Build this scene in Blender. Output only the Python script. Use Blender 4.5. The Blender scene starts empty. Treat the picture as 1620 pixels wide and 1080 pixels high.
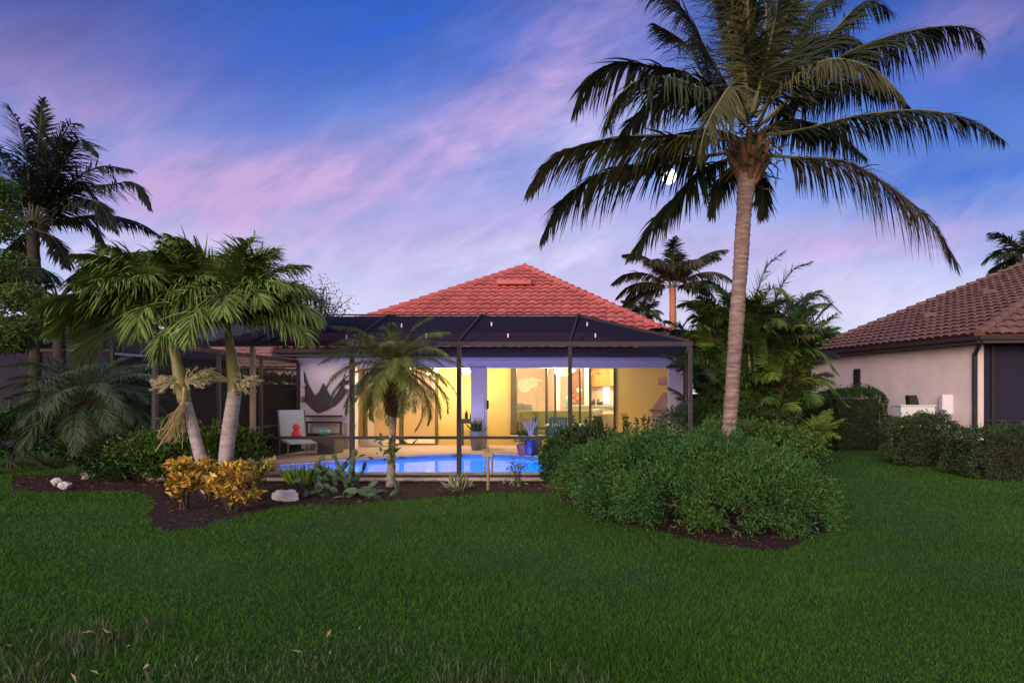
import bpy, bmesh, math, random
import numpy as np
from mathutils import Vector, Matrix
R = math.radians
rng = np.random.default_rng(7)
random.seed(7)
scene = bpy.context.scene
COL = scene.collection

# ------------------------------------------------------------------ camera
FPX, VPX, HZ, CAMZ = 1000.0, 1000.0, 625.0, 1.6
cam_d = bpy.data.cameras.new("camera"); cam = bpy.data.objects.new("camera", cam_d); COL.objects.link(cam)
cam.location = (0, 0, CAMZ); cam.rotation_euler = (R(90), 0, 0)
cam_d.sensor_width = 36; cam_d.lens = 36 * FPX / 1620
cam_d.shift_x = (810 - VPX) / 1620; cam_d.shift_y = (HZ - 540) / 1620
cam_d.clip_end = 3000; cam_d.clip_start = .05
scene.camera = cam

# ------------------------------------------------------------------ world / sky (dusk)
SUN_EL, SUN_AZ = R(17), R(200)     # low glow behind the camera, compass azimuth from +Y clockwise
SKY_STRENGTH = 0.84
world = bpy.data.worlds.new("World"); scene.world = world; world.use_nodes = True
wt = world.node_tree; wt.nodes.clear()
class NT:
    """tiny node expression helper"""
    def __init__(s, tree): s.t = tree
    def n(s, typ, **kw):
        x = s.t.nodes.new(typ)
        for k, v in kw.items(): setattr(x, k, v)
        return x
    def put(s, sock, v):
        if isinstance(v, bpy.types.NodeSocket): s.t.links.new(v, sock)
        else: sock.default_value = v
    def m(s, op, a, b=0.0, c=0.0, clamp=False):
        x = s.n('ShaderNodeMath', operation=op, use_clamp=clamp)
        for i, v in enumerate((a, b, c)): s.put(x.inputs[i], v)
        return x.outputs[0]
    def ramp(s, fac, stops, interp='EASE'):
        x = s.n('ShaderNodeValToRGB'); x.color_ramp.interpolation = interp
        el = x.color_ramp.elements
        while len(el) > 1: el.remove(el[-1])
        el[0].position, el[0].color = stops[0][0], (*stops[0][1], 1)
        for p, c in stops[1:]:
            e = el.new(p); e.color = (*c, 1)
        s.put(x.inputs[0], fac); return x.outputs[0]
    def mix(s, fac, a, b, blend='MIX'):
        x = s.n('ShaderNodeMix', data_type='RGBA', blend_type=blend)
        s.put(x.inputs[0], fac)
        for i, v in ((6, a), (7, b)):
            if isinstance(v, tuple) and len(v) == 3: v = (*v, 1)
            s.put(x.inputs[i], v)
        return x.outputs[2]
    def noise(s, vec, scale, detail=4, rough=.55, dist=0.0):
        x = s.n('ShaderNodeTexNoise'); x.inputs['Scale'].default_value = scale
        x.inputs['Detail'].default_value = detail; x.inputs['Roughness'].default_value = rough
        x.inputs['Distortion'].default_value = dist
        if vec is not None: s.put(x.inputs['Vector'], vec)
        return x.outputs[0]
def srgb(r, g, b):
    f = lambda c: (c / 255 / 12.92) if c / 255 <= .04045 else ((c / 255 + .055) / 1.055) ** 2.4
    return (f(r), f(g), f(b))
W = NT(wt)
tc = W.n('ShaderNodeTexCoord'); sep = W.n('ShaderNodeSeparateXYZ'); wt.links.new(tc.outputs['Generated'], sep.inputs[0])
dx, dy, dz = sep.outputs
den = W.m('MAXIMUM', dy, .12)
p_ = W.m('DIVIDE', dx, den); q_ = W.m('DIVIDE', dz, den)      # tangent plane of the sky ahead of the garden
cmb = W.n('ShaderNodeCombineXYZ'); W.put(cmb.inputs[0], W.m('MULTIPLY', p_, 1.0)); W.put(cmb.inputs[1], W.m('ADD', W.m('MULTIPLY', q_, 2.2), W.m('MULTIPLY', p_, -.9)))
n1 = W.noise(cmb.outputs[0], 2.6, 5, .55, .4)
n2 = W.noise(cmb.outputs[0], 7.0, 5, .6, .3)
wp = W.m('ADD', p_, W.m('MULTIPLY', W.m('SUBTRACT', n1, .5), .30))
wq = W.m('ADD', q_, W.m('MULTIPLY', W.m('SUBTRACT', n2, .5), .10))
def blob(u, v, ru, rv, rot, amp):
    """soft cloud patch: centre and radii in tangent units, rot degrees"""
    cu, cv = (u - VPX) / FPX, (HZ - v) / FPX
    a = W.m('SUBTRACT', wp, cu); b = W.m('SUBTRACT', wq, cv)
    c, s = math.cos(R(rot)), math.sin(R(rot))
    x = W.m('MULTIPLY', W.m('ADD', W.m('MULTIPLY', a, c), W.m('MULTIPLY', b, s)), FPX / ru)
    y = W.m('MULTIPLY', W.m('SUBTRACT', W.m('MULTIPLY', b, c), W.m('MULTIPLY', a, s)), FPX / rv)
    r2 = W.m('ADD', W.m('MULTIPLY', x, x), W.m('MULTIPLY', y, y))
    return W.m('MULTIPLY', W.m('EXPONENT', W.m('MULTIPLY', r2, -1.0)), amp)
def total(lst):
    o = lst[0]
    for x in lst[1:]: o = W.m('ADD', o, x)
    return o
base = W.ramp(W.m('MULTIPLY', wq, 1.5), [(0, srgb(228, 222, 240)), (.2, srgb(210, 214, 242)), (.36, srgb(160, 180, 234)), (.58, srgb(112, 146, 224)),
                                    (.80, srgb(72, 110, 200)), (1, srgb(44, 84, 172))])
deep = total([blob(560, 30, 330, 90, 8, .75), blob(430, 215, 180, 70, -25, .5), blob(1500, 260, 230, 130, 0, .75), blob(760, 150, 200, 60, 25, .35), blob(1560, 60, 260, 80, 0, .45)])
pink = total([blob(90, 150, 260, 110, -20, .75), blob(330, 295, 230, 55, 5, .85), blob(640, 255, 330, 70, 17, .68), blob(900, 95, 210, 85, 38, .55),
              blob(560, 390, 360, 50, 0, .7), blob(1330, 385, 330, 38, 3, .85), blob(930, 330, 260, 40, 0, .5), blob(1560, 40, 120, 50, 20, .5), blob(1000, 470, 400, 40, 0, .6)])
dusk = total([blob(0, 0, 340, 150, -20, .7), blob(1640, -20, 200, 120, 20, .4)])
lite = total([blob(820, 400, 260, 30, 3, .8), blob(220, 390, 240, 30, 0, .7), blob(950, 190, 130, 50, 20, .4), blob(1400, 450, 240, 60, 0, .5)])
ahead = W.m('MULTIPLY', W.m('ADD', dy, .1), 3.0, clamp=True)
n3 = W.noise(cmb.outputs[0], 11.0, 6, .62, .5)
brk = W.m('ADD', W.m('MULTIPLY', W.m('ADD', n2, n3), 1.25), -.42, clamp=False)
brk = W.m('MAXIMUM', brk, .12)
def fac(x): return W.m('MULTIPLY', W.m('MULTIPLY', x, brk), ahead, clamp=True)
c = W.mix(fac(deep), base, srgb(40, 92, 196))
c = W.mix(fac(pink), c, srgb(194, 164, 214))
c = W.mix(fac(lite), c, srgb(214, 208, 240))
c = W.mix(fac(dusk), c, srgb(76, 76, 142))
mott = W.m('MULTIPLY_ADD', W.m('ADD', n3, n2), .42, .58); cmm = W.n('ShaderNodeCombineXYZ'); [W.put(cmm.inputs[i], mott) for i in range(3)]
c = W.mix(ahead, c, W.mix(1.0, c, cmm.outputs[0], 'MULTIPLY'))
# the sky behind the camera: afterglow of the sunset, warm and a little brighter
back = W.ramp(W.m('ADD', dz, 0.0), [(0, (1.75, 1.15, .90)), (.25, (1.35, 1.02, .95)), (.6, (.50, .52, .70)), (1, (.20, .26, .50))])
c = W.mix(W.m('MULTIPLY', W.m('ADD', W.m('MULTIPLY', dy, -1.0), .05), 1.6, clamp=True), c, back)
top = W.m('MULTIPLY', W.m('SUBTRACT', dz, .5), 2.0, clamp=True)
c = W.mix(top, c, (.20, .26, .55))
bg = W.n('ShaderNodeBackground'); wt.links.new(c, bg.inputs[0]); bg.inputs[1].default_value = SKY_STRENGTH
nish = W.n('ShaderNodeTexSky'); nish.sky_type = 'NISHITA'; nish.sun_disc = False
nish.sun_elevation = SUN_EL; nish.sun_rotation = SUN_AZ
bg2 = W.n('ShaderNodeBackground'); wt.links.new(nish.outputs[0], bg2.inputs[0]); bg2.inputs[1].default_value = .006
add = W.n('ShaderNodeAddShader'); wt.links.new(bg.outputs[0], add.inputs[0]); wt.links.new(bg2.outputs[0], add.inputs[1])
wo = W.n('ShaderNodeOutputWorld'); wt.links.new(add.outputs[0], wo.inputs[0])

# ------------------------------------------------------------------ sun (soft afterglow from behind the camera)
sd = bpy.data.lights.new("sun", 'SUN'); sd.energy = 2.4; sd.angle = R(35); sd.color = (1.0, .80, .70)
so = bpy.data.objects.new("sun", sd); COL.objects.link(so)
sv = Vector((math.sin(SUN_AZ) * math.cos(SUN_EL), math.cos(SUN_AZ) * math.cos(SUN_EL), math.sin(SUN_EL)))
so.rotation_euler = (-sv).to_track_quat('-Z', 'Y').to_euler(); so.location = sv * 40

# ------------------------------------------------------------------ exposure
scene.view_settings.view_transform = 'Standard'; scene.view_settings.look = 'None'
scene.view_settings.exposure = 0.30; scene.view_settings.gamma = 1.0; scene.view_settings.use_curve_mapping = False
scene.render.engine = 'CYCLES'
cy = scene.cycles
cy.use_denoising = True; cy.max_bounces = 8; cy.diffuse_bounces = 3; cy.glossy_bounces = 3; cy.transmission_bounces = 4
cy.transparent_max_bounces = 24; cy.caustics_reflective = False; cy.caustics_refractive = False; cy.sample_clamp_indirect = 4.0

# ------------------------------------------------------------------ helpers
def P(u, v, Y): return np.array([(u - VPX) / FPX * Y, Y, CAMZ - (v - HZ) / FPX * Y])
GZ = -.06                                   # level of soil, mulch and lawn; the patio is at 0
def G(u, v, z=GZ):
    Y = (CAMZ - z) / (v - HZ) * FPX
    return np.array([(u - VPX) / FPX * Y, Y, z])
def G2(pts): return [(G(u, v)[0], G(u, v)[1]) for u, v in pts]

def props(o, label=None, cat=None, group=None, kind=None):
    if label: o['label'] = label
    if cat: o['category'] = cat
    if group: o['group'] = group
    if kind: o['kind'] = kind
    return o
def thing(name, loc, label, cat, group=None):
    o = bpy.data.objects.new(name, None); COL.objects.link(o); o.location = tuple(float(x) for x in loc)
    o.empty_display_size = .2
    return props(o, label, cat, group)
class MB:
    """collects shapes in world coordinates and links them as ONE mesh object"""
    def __init__(s): s.V = []; s.F = []; s.M = []; s.n = 0
    def add(s, v, f, m=0):
        v = np.asarray(v, float).reshape(-1, 3); s.V.append(v)
        f = [tuple(int(i) + s.n for i in q) for q in f] if not isinstance(f, np.ndarray) else (f + s.n)
        s.F.append(f); s.M.append((len(f), m)); s.n += len(v); return s
    def box(s, x0, x1, y0, y1, z0, z1, m=0):
        v = [(x, y, z) for z in (z0, z1) for y in (y0, y1) for x in (x0, x1)]
        return s.add(v, [(0, 2, 3, 1), (4, 5, 7, 6), (0, 1, 5, 4), (2, 6, 7, 3), (0, 4, 6, 2), (1, 3, 7, 5)], m)
    def bar(s, a, b, w, h, m=0, up=(0, 0, 1)):
        a, b = np.array(a, float), np.array(b, float); t = b - a; t /= np.linalg.norm(t)
        up = np.array(up, float)
        if abs(t @ up) > .98: up = np.array((0, 1., 0))
        sx = np.cross(t, up); sx /= np.linalg.norm(sx); uy = np.cross(sx, t)
        v = [p + sx * i * w / 2 + uy * j * h / 2 for p in (a, b) for j in (-1, 1) for i in (-1, 1)]
        return s.add(v, [(0, 2, 3, 1), (4, 5, 7, 6), (0, 1, 5, 4), (2, 6, 7, 3), (0, 4, 6, 2), (1, 3, 7, 5)], m)
    def tube(s, pts, rad, k=8, m=0, cap=True):
        pts = np.asarray(pts, float); n = len(pts); rad = np.broadcast_to(np.asarray(rad, float), (n,))
        T = np.gradient(pts, axis=0); T /= np.linalg.norm(T, axis=1)[:, None] + 1e-9
        ref = np.array((0, 1., 0)) if abs(T[0, 2]) > .8 else np.array((0, 0, 1.))
        A = np.cross(T, ref); A /= np.linalg.norm(A, axis=1)[:, None] + 1e-9; B = np.cross(T, A)
        th = np.arange(k) * 2 * np.pi / k
        v = pts[:, None] + rad[:, None, None] * (A[:, None] * np.cos(th)[None, :, None] + B[:, None] * np.sin(th)[None, :, None])
        f = [(i * k + j, i * k + (j + 1) % k, (i + 1) * k + (j + 1) % k, (i + 1) * k + j) for i in range(n - 1) for j in range(k)]
        if cap: f += [tuple(range(k))[::-1], tuple(range((n - 1) * k, n * k))]
        return s.add(v.reshape(-1, 3), f, m)
    def lathe(s, c, prof, k=20, m=0):
        c = np.array(c, float); v = []
        for r, z in prof:
            v += [(c[0] + r * math.cos(a), c[1] + r * math.sin(a), c[2] + z) for a in np.arange(k) * 2 * np.pi / k]
        n = len(prof)
        f = [(i * k + j, i * k + (j + 1) % k, (i + 1) * k + (j + 1) % k, (i + 1) * k + j) for i in range(n - 1) for j in range(k)]
        f += [tuple(range(k))[::-1], tuple(range((n - 1) * k, n * k))]
        return s.add(v, f, m)
    def prism(s, poly, z0, z1, m=0):
        n = len(poly); v = [(x, y, z0) for x, y in poly] + [(x, y, z1) for x, y in poly]
        f = [tuple(range(n))[::-1], tuple(range(n, 2 * n))] + [(i, (i + 1) % n, n + (i + 1) % n, n + i) for i in range(n)]
        return s.add(v, f, m)
    def ball(s, c, r, k=12, m=0, sq=(1, 1, 1), jit=0.0):
        prof = []; v = []; f = []; c = np.array(c, float); rows = max(5, k // 2)
        for i in range(rows + 1):
            ph = math.pi * i / rows
            for j in range(k):
                th = 2 * math.pi * j / k
                d = np.array((math.sin(ph) * math.cos(th), math.sin(ph) * math.sin(th), math.cos(ph)))
                jj = 1.0
                if jit: jj = 1 + jit * (math.sin(d[0] * 4.1 + c[0] * 7) * math.cos(d[1] * 3.7 + c[1] * 5) + .6 * math.sin(d[2] * 6 + d[0] * 5 + c[0]))
                v.append(c + d * r * np.array(sq) * jj)
        for i in range(rows):
            for j in range(k): f.append((i * k + j, (i + 1) * k + j, (i + 1) * k + (j + 1) % k, i * k + (j + 1) % k))
        return s.add(v, f, m)
    def build(s, name, mats, parent=None, smooth=False, label=None, cat=None, group=None, kind=None, bevel=0):
        V = np.concatenate(s.V); root = parent
        while root is not None and root.parent is not None: root = root.parent
        if root is not None: org = np.array(root.location)
        elif kind: org = np.zeros(3)
        else:
            lo, hi = V.min(0), V.max(0); org = np.array(((lo[0] + hi[0]) / 2, (lo[1] + hi[1]) / 2, lo[2]))
        me = bpy.data.meshes.new(name)
        F = []; mi = []
        for f, (n, m) in zip(s.F, s.M):
            F.extend(f.tolist() if isinstance(f, np.ndarray) else f); mi.extend([m] * n)
        me.from_pydata((V - org).tolist(), [], F)
        if not isinstance(mats, (list, tuple)): mats = [mats]
        for m in mats: me.materials.append(m)
        me.polygons.foreach_set('material_index', mi)
        if smooth: me.polygons.foreach_set('use_smooth', [True] * len(F))
        me.update()
        o = bpy.data.objects.new(name, me); COL.objects.link(o)
        if parent is not None: o.parent = parent
        else: o.location = org
        if bevel:
            b = o.modifiers.new('bevel', 'BEVEL'); b.width = bevel; b.segments = 2; b.limit_method = 'ANGLE'
        return props(o, label, cat, group, kind)
def inside(poly, x, y):
    poly = np.asarray(poly); r = np.zeros(len(x), bool); n = len(poly); j = n - 1
    for i in range(n):
        xi, yi = poly[i]; xj, yj = poly[j]
        k = ((yi > y) != (yj > y)) & (x < (xj - xi) * (y - yi) / (yj - yi + 1e-12) + xi); r ^= k; j = i
    return r
def smooth_path(pts, n):
    """Catmull-Rom through pts, n samples evenly spread"""
    p = np.asarray(pts, float); q = np.vstack([2 * p[0] - p[1], p, 2 * p[-1] - p[-2]]); out = []
    for i in range(1, len(q) - 2):
        for t in np.linspace(0, 1, 16, endpoint=False):
            a, b, c_, d = q[i - 1], q[i], q[i + 1], q[i + 2]
            out.append(.5 * ((2 * b) + (c_ - a) * t + (2 * a - 5 * b + 4 * c_ - d) * t * t + (-a + 3 * b - 3 * c_ + d) * t ** 3))
    out.append(p[-1]); out = np.array(out)
    L = np.concatenate([[0], np.cumsum(np.linalg.norm(np.diff(out, axis=0), axis=1))])
    s = np.linspace(0, L[-1], n); return np.stack([np.interp(s, L, out[:, k]) for k in range(3)], 1)
def nz(a): return a / (np.linalg.norm(a, axis=-1, keepdims=True) + 1e-9)

# ------------------------------------------------------------------ materials
def mat(name, col, rough=.7, var=.25, scale=3.0, bump=0.0, bscale=40, spec=.3, metal=0, island=0.0, col2=None, stretch=None, trans=0.0):
    """principled with noise variation in the thing's own colour"""
    m = bpy.data.materials.new(name); m.use_nodes = True; t = m.node_tree; N = NT(t)
    b = t.nodes['Principled BSDF']; b.inputs['Roughness'].default_value = rough; b.inputs['Specular IOR Level'].default_value = spec
    b.inputs['Metallic'].default_value = metal
    tcx = N.n('ShaderNodeTexCoord'); vec = tcx.outputs['Object']
    if stretch:
        mp = N.n('ShaderNodeMapping'); mp.inputs['Scale'].default_value = stretch; t.links.new(vec, mp.inputs[0]); vec = mp.outputs[0]
    c2 = col2 if col2 else tuple(x * (1 - var) for x in col)
    f = N.noise(vec, scale, 5, .6)
    f = N.m('MULTIPLY_ADD', f, 2.2, -.6, clamp=True)
    out = N.mix(f, tuple(min(1, x * (1 + var * .5)) for x in col), c2)
    if island:
        g = N.n('ShaderNodeNewGeometry')
        hs = N.n('ShaderNodeHueSaturation'); t.links.new(out, hs.inputs['Color'])
        t.links.new(N.m('MULTIPLY_ADD', g.outputs['Random Per Island'], island * 2, 1 - island), hs.inputs['Value'])
        t.links.new(N.m('MULTIPLY_ADD', N.m('FRACT', N.m('MULTIPLY', g.outputs['Random Per Island'], 17.3)), .05, .475), hs.inputs['Hue'])
        out = hs.outputs[0]
    t.links.new(out, b.inputs['Base Color'])
    if trans:
        b.inputs['Transmission Weight'].default_value = 0
    if bump:
        bp = N.n('ShaderNodeBump'); bp.inputs['Strength'].default_value = bump; bp.inputs['Distance'].default_value = .02
        t.links.new(N.noise(vec, bscale, 4, .6), bp.inputs['Height']); t.links.new(bp.outputs[0], b.inputs['Normal'])
    return m
def emis(name, col, strength):
    m = bpy.data.materials.new(name); m.use_nodes = True; t = m.node_tree; t.nodes.clear(); N = NT(t)
    e = N.n('ShaderNodeEmission'); e.inputs[0].default_value = (*col, 1); e.inputs[1].default_value = strength
    o = N.n('ShaderNodeOutputMaterial'); t.links.new(e.outputs[0], o.inputs[0]); return m
def screen_mat(name, col, opacity):
    m = bpy.data.materials.new(name); m.use_nodes = True; t = m.node_tree; t.nodes.clear(); N = NT(t)
    d = N.n('ShaderNodeBsdfDiffuse'); d.inputs[0].default_value = (*col, 1); tr = N.n('ShaderNodeBsdfTransparent')
    mx = N.n('ShaderNodeMixShader'); mx.inputs[0].default_value = opacity
    o = N.n('ShaderNodeOutputMaterial'); t.links.new(tr.outputs[0], mx.inputs[1]); t.links.new(d.outputs[0], mx.inputs[2]); t.links.new(mx.outputs[0], o.inputs[0]); return m
def glass_mat(name, tint=(.95, .97, .95), refl=1.0):
    m = bpy.data.materials.new(name); m.use_nodes = True; t = m.node_tree; t.nodes.clear(); N = NT(t)
    g = N.n('ShaderNodeBsdfGlossy'); g.inputs['Roughness'].default_value = .02; tr = N.n('ShaderNodeBsdfTransparent'); tr.inputs[0].default_value = (*tint, 1)
    fr = N.n('ShaderNodeFresnel'); fr.inputs[0].default_value = 1.45
    mx = N.n('ShaderNodeMixShader'); t.links.new(N.m('MULTIPLY', fr.outputs[0], refl), mx.inputs[0])
    o = N.n('ShaderNodeOutputMaterial'); t.links.new(tr.outputs[0], mx.inputs[1]); t.links.new(g.outputs[0], mx.inputs[2]); t.links.new(mx.outputs[0], o.inputs[0]); return m
M = {}
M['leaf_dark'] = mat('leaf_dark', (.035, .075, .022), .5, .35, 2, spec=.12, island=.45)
M['leaf_mid'] = mat('leaf_mid', (.07, .135, .03), .5, .35, 2, spec=.12, island=.45)
M['leaf_lime'] = mat('leaf_lime', (.14, .22, .035), .5, .3, 2, spec=.12, island=.4)
M['leaf_blue'] = mat('leaf_blue', (.045, .10, .055), .5, .3, 2, spec=.12, island=.45)
M['leaf_hedge'] = mat('leaf_hedge', (.045, .075, .028), .5, .3, 2, spec=.12, island=.45)
M['leaf_jasmine'] = mat('leaf_jasmine', (.028, .088, .026), .5, .35, 1.2, spec=.12, island=.45, col2=(.070, .140, .028))
M['coco'] = mat('coco', (.042, .054, .026), .5, .3, 1.0, spec=.12, island=.4)
M['coco_olive'] = mat('coco_olive', (.085, .085, .032), .5, .3, 1.0, spec=.12, island=.35)
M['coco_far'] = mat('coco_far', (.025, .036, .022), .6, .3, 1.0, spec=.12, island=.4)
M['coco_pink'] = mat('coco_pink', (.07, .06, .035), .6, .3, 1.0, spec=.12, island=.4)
M['adonidia'] = mat('adonidia', (.145, .225, .055), .45, .3, 1.0, spec=.12, island=.4)
M['pygmy'] = mat('pygmy', (.13, .16, .04), .5, .3, 1.0, spec=.12, island=.4)
M['pygmy_teal'] = mat('pygmy_teal', (.075, .13, .07), .55, .3, 1.0, spec=.12, island=.4)
M['dead'] = mat('dead', (.16, .11, .04), .7, .3, 2, island=.4)
M['rachis'] = mat('rachis', (.16, .15, .06), .6, .2, 3)
M['rachis_dark'] = mat('rachis_dark', (.07, .065, .03), .6, .2, 3)
M['trunk_coco'] = mat('trunk_coco', (.36, .25, .22), .9, .5, 4, 1.0, 26, stretch=(1, 1, 6), col2=(.13, .09, .085))
M['trunk_white'] = mat('trunk_white', (.40, .35, .35), .8, .35, 5, .5, 30, stretch=(1, 1, 3), col2=(.20, .17, .17))
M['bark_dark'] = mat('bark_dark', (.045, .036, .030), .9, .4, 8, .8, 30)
M['trunk_mottled'] = mat('trunk_mottled', (.34, .29, .24), .9, .5, 14, .6, 40, col2=(.10, .08, .06))
M['trunk_dark'] = mat('trunk_dark', (.11, .075, .045), .9, .5, 8, .8, 30)
M['boot'] = mat('boot', (.20, .10, .05), .85, .4, 8, .6, 40)
M['crownshaft'] = mat('crownshaft', (.15, .165, .05), .5, .4, 5, stretch=(1, 1, .4), col2=(.20, .15, .075))
M['flower_cream'] = mat('flower_cream', (.50, .47, .28), .7, .2, 6, island=.25)
M['straw'] = mat('straw', (.36, .29, .15), .8, .3, 6, island=.3)
M['croton'] = mat('croton', (.60, .32, .06), .5, .3, 14, spec=.12, island=.45, col2=(.24, .24, .05))
M['croton_green'] = mat('croton_green', (.22, .22, .05), .45, .3, 9, spec=.12, island=.4, col2=(.30, .24, .07))
M['twig'] = mat('twig', (.075, .055, .04), .9, .3, 10)
M['cactus'] = mat('cactus', (.065, .115, .06), .55, .3, 6, .3, 60)
M['agave'] = mat('agave', (.20, .23, .13), .55, .3, 5, island=.3)
M['lawn'] = mat('lawn', (.026, .08, .008), .9, .3, 1.3, .6, 120, col2=(.018, .05, .010))
M['grass'] = mat('grass', (.050, .136, .010), .6, .35, .45, spec=.12, island=.35, col2=(.040, .094, .010))
M['weed'] = mat('weed', (.045, .08, .032), .7, .3, 2.5, island=.6, col2=(.085, .085, .05))
M['soil'] = mat('soil', (.035, .028, .022), .95, .3, 6, .8, 60)
M['mulch'] = mat('mulch', (.045, .022, .018), .95, .5, 14, 1.0, 70, col2=(.014, .009, .009))
M['chips'] = mat('chips', (.075, .036, .028), .9, .4, 10, island=.6)
M['deck'] = mat('deck', (.60, .44, .38), .75, .15, 1.2, .15, 60)
M['coping'] = mat('coping', (.46, .36, .31), .75, .25, 5, .2, 60)
M['tile_band'] = mat('tile_band', (.10, .12, .20), .4, .2, 8)
M['plaster'] = mat('plaster', (.03, .50, .86), .8, .06, 2)
M['wall_white'] = mat('wall_white', (.78, .70, .72), .85, .06, 1.5, .12, 90)
M['wall_trim'] = mat('wall_trim', (.80, .73, .77), .7, .05, 2)
M['wall_yellow'] = mat('wall_yellow', (.74, .55, .18), .85, .06, 1.2, .08, 90)
M['wall_peach'] = mat('wall_peach', (.72, .48, .27), .85, .06, 1.2)
M['wall_tan'] = mat('wall_tan', (.58, .44, .33), .85, .06, 1.2)
M['ceiling'] = mat('ceiling', (.75, .70, .6), .85, .05, 2)
M['wall_pink'] = mat('wall_pink', (.70, .58, .56), .9, .14, 1.6, .7, 55)
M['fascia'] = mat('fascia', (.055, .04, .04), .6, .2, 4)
M['bronze'] = mat('bronze', (.034, .025, .030), .6, .25, 5, spec=.2)
M['bronze_warm'] = mat('bronze_warm', (.046, .034, .042), .6, .25, 5, spec=.2)
M['post_lit_tan'] = mat('post_lit_tan', (.16, .10, .06), .5, .25, 5)  # tan of one bronze post stands in for light falling on it
M['frame_dark'] = mat('frame_dark', (.05, .035, .025), .5, .2, 5)
M['frame_olive'] = mat('frame_olive', (.14, .11, .05), .6, .2, 5)
M['frame_white'] = mat('frame_white', (.72, .68, .64), .5, .05, 5)
M['screen_front'] = screen_mat('screen_front', (.03, .027, .03), .17)
M['screen_side'] = screen_mat('screen_side', (.032, .026, .024), .45)
M['screen_roof'] = screen_mat('screen_roof', (.020, .020, .036), .955)
M['screen_far'] = screen_mat('screen_far', (.03, .028, .045), .9)
M['glass'] = glass_mat('glass')
M['black'] = mat('black', (.02, .02, .02), .4, .2, 5)
M['sling'] = mat('sling', (.55, .62, .66), .7, .1, 40)
M['grey_metal'] = mat('grey_metal', (.25, .22, .2), .4, .2, 5, metal=.5)
M['red'] = mat('red', (.80, .06, .09), .35, .1, 4)
M['teal'] = mat('teal', (.20, .50, .50), .4, .15, 5)
M['wicker'] = mat('wicker', (.13, .115, .125), .8, .3, 30, .6, 90)
M['net'] = screen_mat('net', (.12, .10, .105), .62); M['net_rope'] = mat('net_rope', (.09, .07, .07), .9)
M['float_white'] = mat('float_white', (.7, .66, .62), .6, .1, 6)
M['pot_red'] = mat('pot_red', (.22, .05, .04), .45, .2, 5)
M['pot_blue'] = mat('pot_blue', (.012, .022, .15), .25, .2, 5, spec=.5)
M['pot_grey'] = mat('pot_grey', (.24, .23, .23), .7, .25, 6, .3, 50)
M['coral_white'] = mat('coral_white', (.42, .40, .36), .7, .1, 6)
M['green_paint'] = mat('green_paint', (.06, .12, .05), .5, .2, 6)
M['stucco_grill'] = mat('stucco_grill', (.45, .30, .27), .85, .12, 3, .3, 80)
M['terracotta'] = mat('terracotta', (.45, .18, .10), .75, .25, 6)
M['rock'] = mat('rock', (.58, .54, .52), .85, .3, 5, .9, 18)
M['stake'] = mat('stake', (.30, .22, .11), .85, .35, 8, .5, 40, stretch=(1, 1, .3))
M['sofa'] = mat('sofa', (.40, .42, .17), .85, .08, 8)
M['cream'] = mat('cream', (.75, .70, .58), .8, .08, 5)
M['wood_orange'] = mat('wood_orange', (.50, .21, .035), .5, .25, 4, stretch=(6, 6, .6))
M['wood_brown'] = mat('wood_brown', (.22, .095, .04), .5, .25, 4, stretch=(6, 6, .6))
M['counter'] = mat('counter', (.42, .42, .36), .35, .15, 8)
M['art_white'] = mat('art_white', (.78, .76, .68), .7, .1, 6, col2=(.42, .42, .34))
M['grey_fabric'] = mat('grey_fabric', (.16, .15, .14), .85, .15, 20)
M['coral'] = mat('coral', (.75, .20, .12), .6, .2, 8, island=.2)
M['appliance'] = mat('appliance', (.66, .66, .64), .5, .05, 5)
M['globe'] = emis('globe', (1.0, .83, .50), 14.0)
M['can'] = emis('can', (1.0, .85, .6), 10.0)
M['tv_window'] = emis('bright_pane', (1.0, .95, .92), 1.6)
M['moon'] = emis('moon', (1.0, .93, .82), 4.0)

def roof_mat(name, a, b):
    m = bpy.data.materials.new(name); m.use_nodes = True; t = m.node_tree; N = NT(t)
    bs = t.nodes['Principled BSDF']; bs.inputs['Roughness'].default_value = .75; bs.inputs['Specular IOR Level'].default_value = .25
    uv = N.n('ShaderNodeUVMap'); sp = N.n('ShaderNodeSeparateXYZ'); t.links.new(uv.outputs[0], sp.inputs[0])
    cm = N.n('ShaderNodeCombineXYZ'); t.links.new(N.m('FLOOR', sp.outputs[0]), cm.inputs[0]); t.links.new(N.m('FLOOR', sp.outputs[1]), cm.inputs[1])
    wn = N.n('ShaderNodeTexWhiteNoise'); wn.noise_dimensions = '2D'; t.links.new(cm.outputs[0], wn.inputs['Vector'])
    tcx = N.n('ShaderNodeTexCoord'); nn = N.noise(tcx.outputs['Object'], 2.5, 6, .65)
    f = N.m('MULTIPLY_ADD', nn, 1.6, -.5, clamp=True)
    c = N.mix(f, a, b)
    c = N.mix(N.m('MULTIPLY', wn.outputs[0], .5), c, tuple(x * .5 for x in a))
    st = N.noise(tcx.outputs['Object'], .9, 6, .7); c = N.mix(N.m('MULTIPLY_ADD', st, 1.8, -.85, clamp=True), c, tuple(x * .42 + .01 for x in b))
    t.links.new(c, bs.inputs['Base Color'])
    bp = N.n('ShaderNodeBump'); bp.inputs['Strength'].default_value = .3; bp.inputs['Distance'].default_value = .01
    t.links.new(N.noise(tcx.outputs['Object'], 60, 4, .6), bp.inputs['Height']); t.links.new(bp.outputs[0], bs.inputs['Normal'])
    return m
M['tile_mortar_shade'] = mat('tile_mortar_shade', (.10, .04, .035), .9, .3, 8)  # mortar brown tile ends, shade under each lip put into the colour
M['roof_red'] = roof_mat('roof_red', (.70, .185, .16), (.54, .145, .13))
M['roof_mauve'] = roof_mat('roof_mauve', (.27, .14, .115), (.14, .08, .075))
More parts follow.
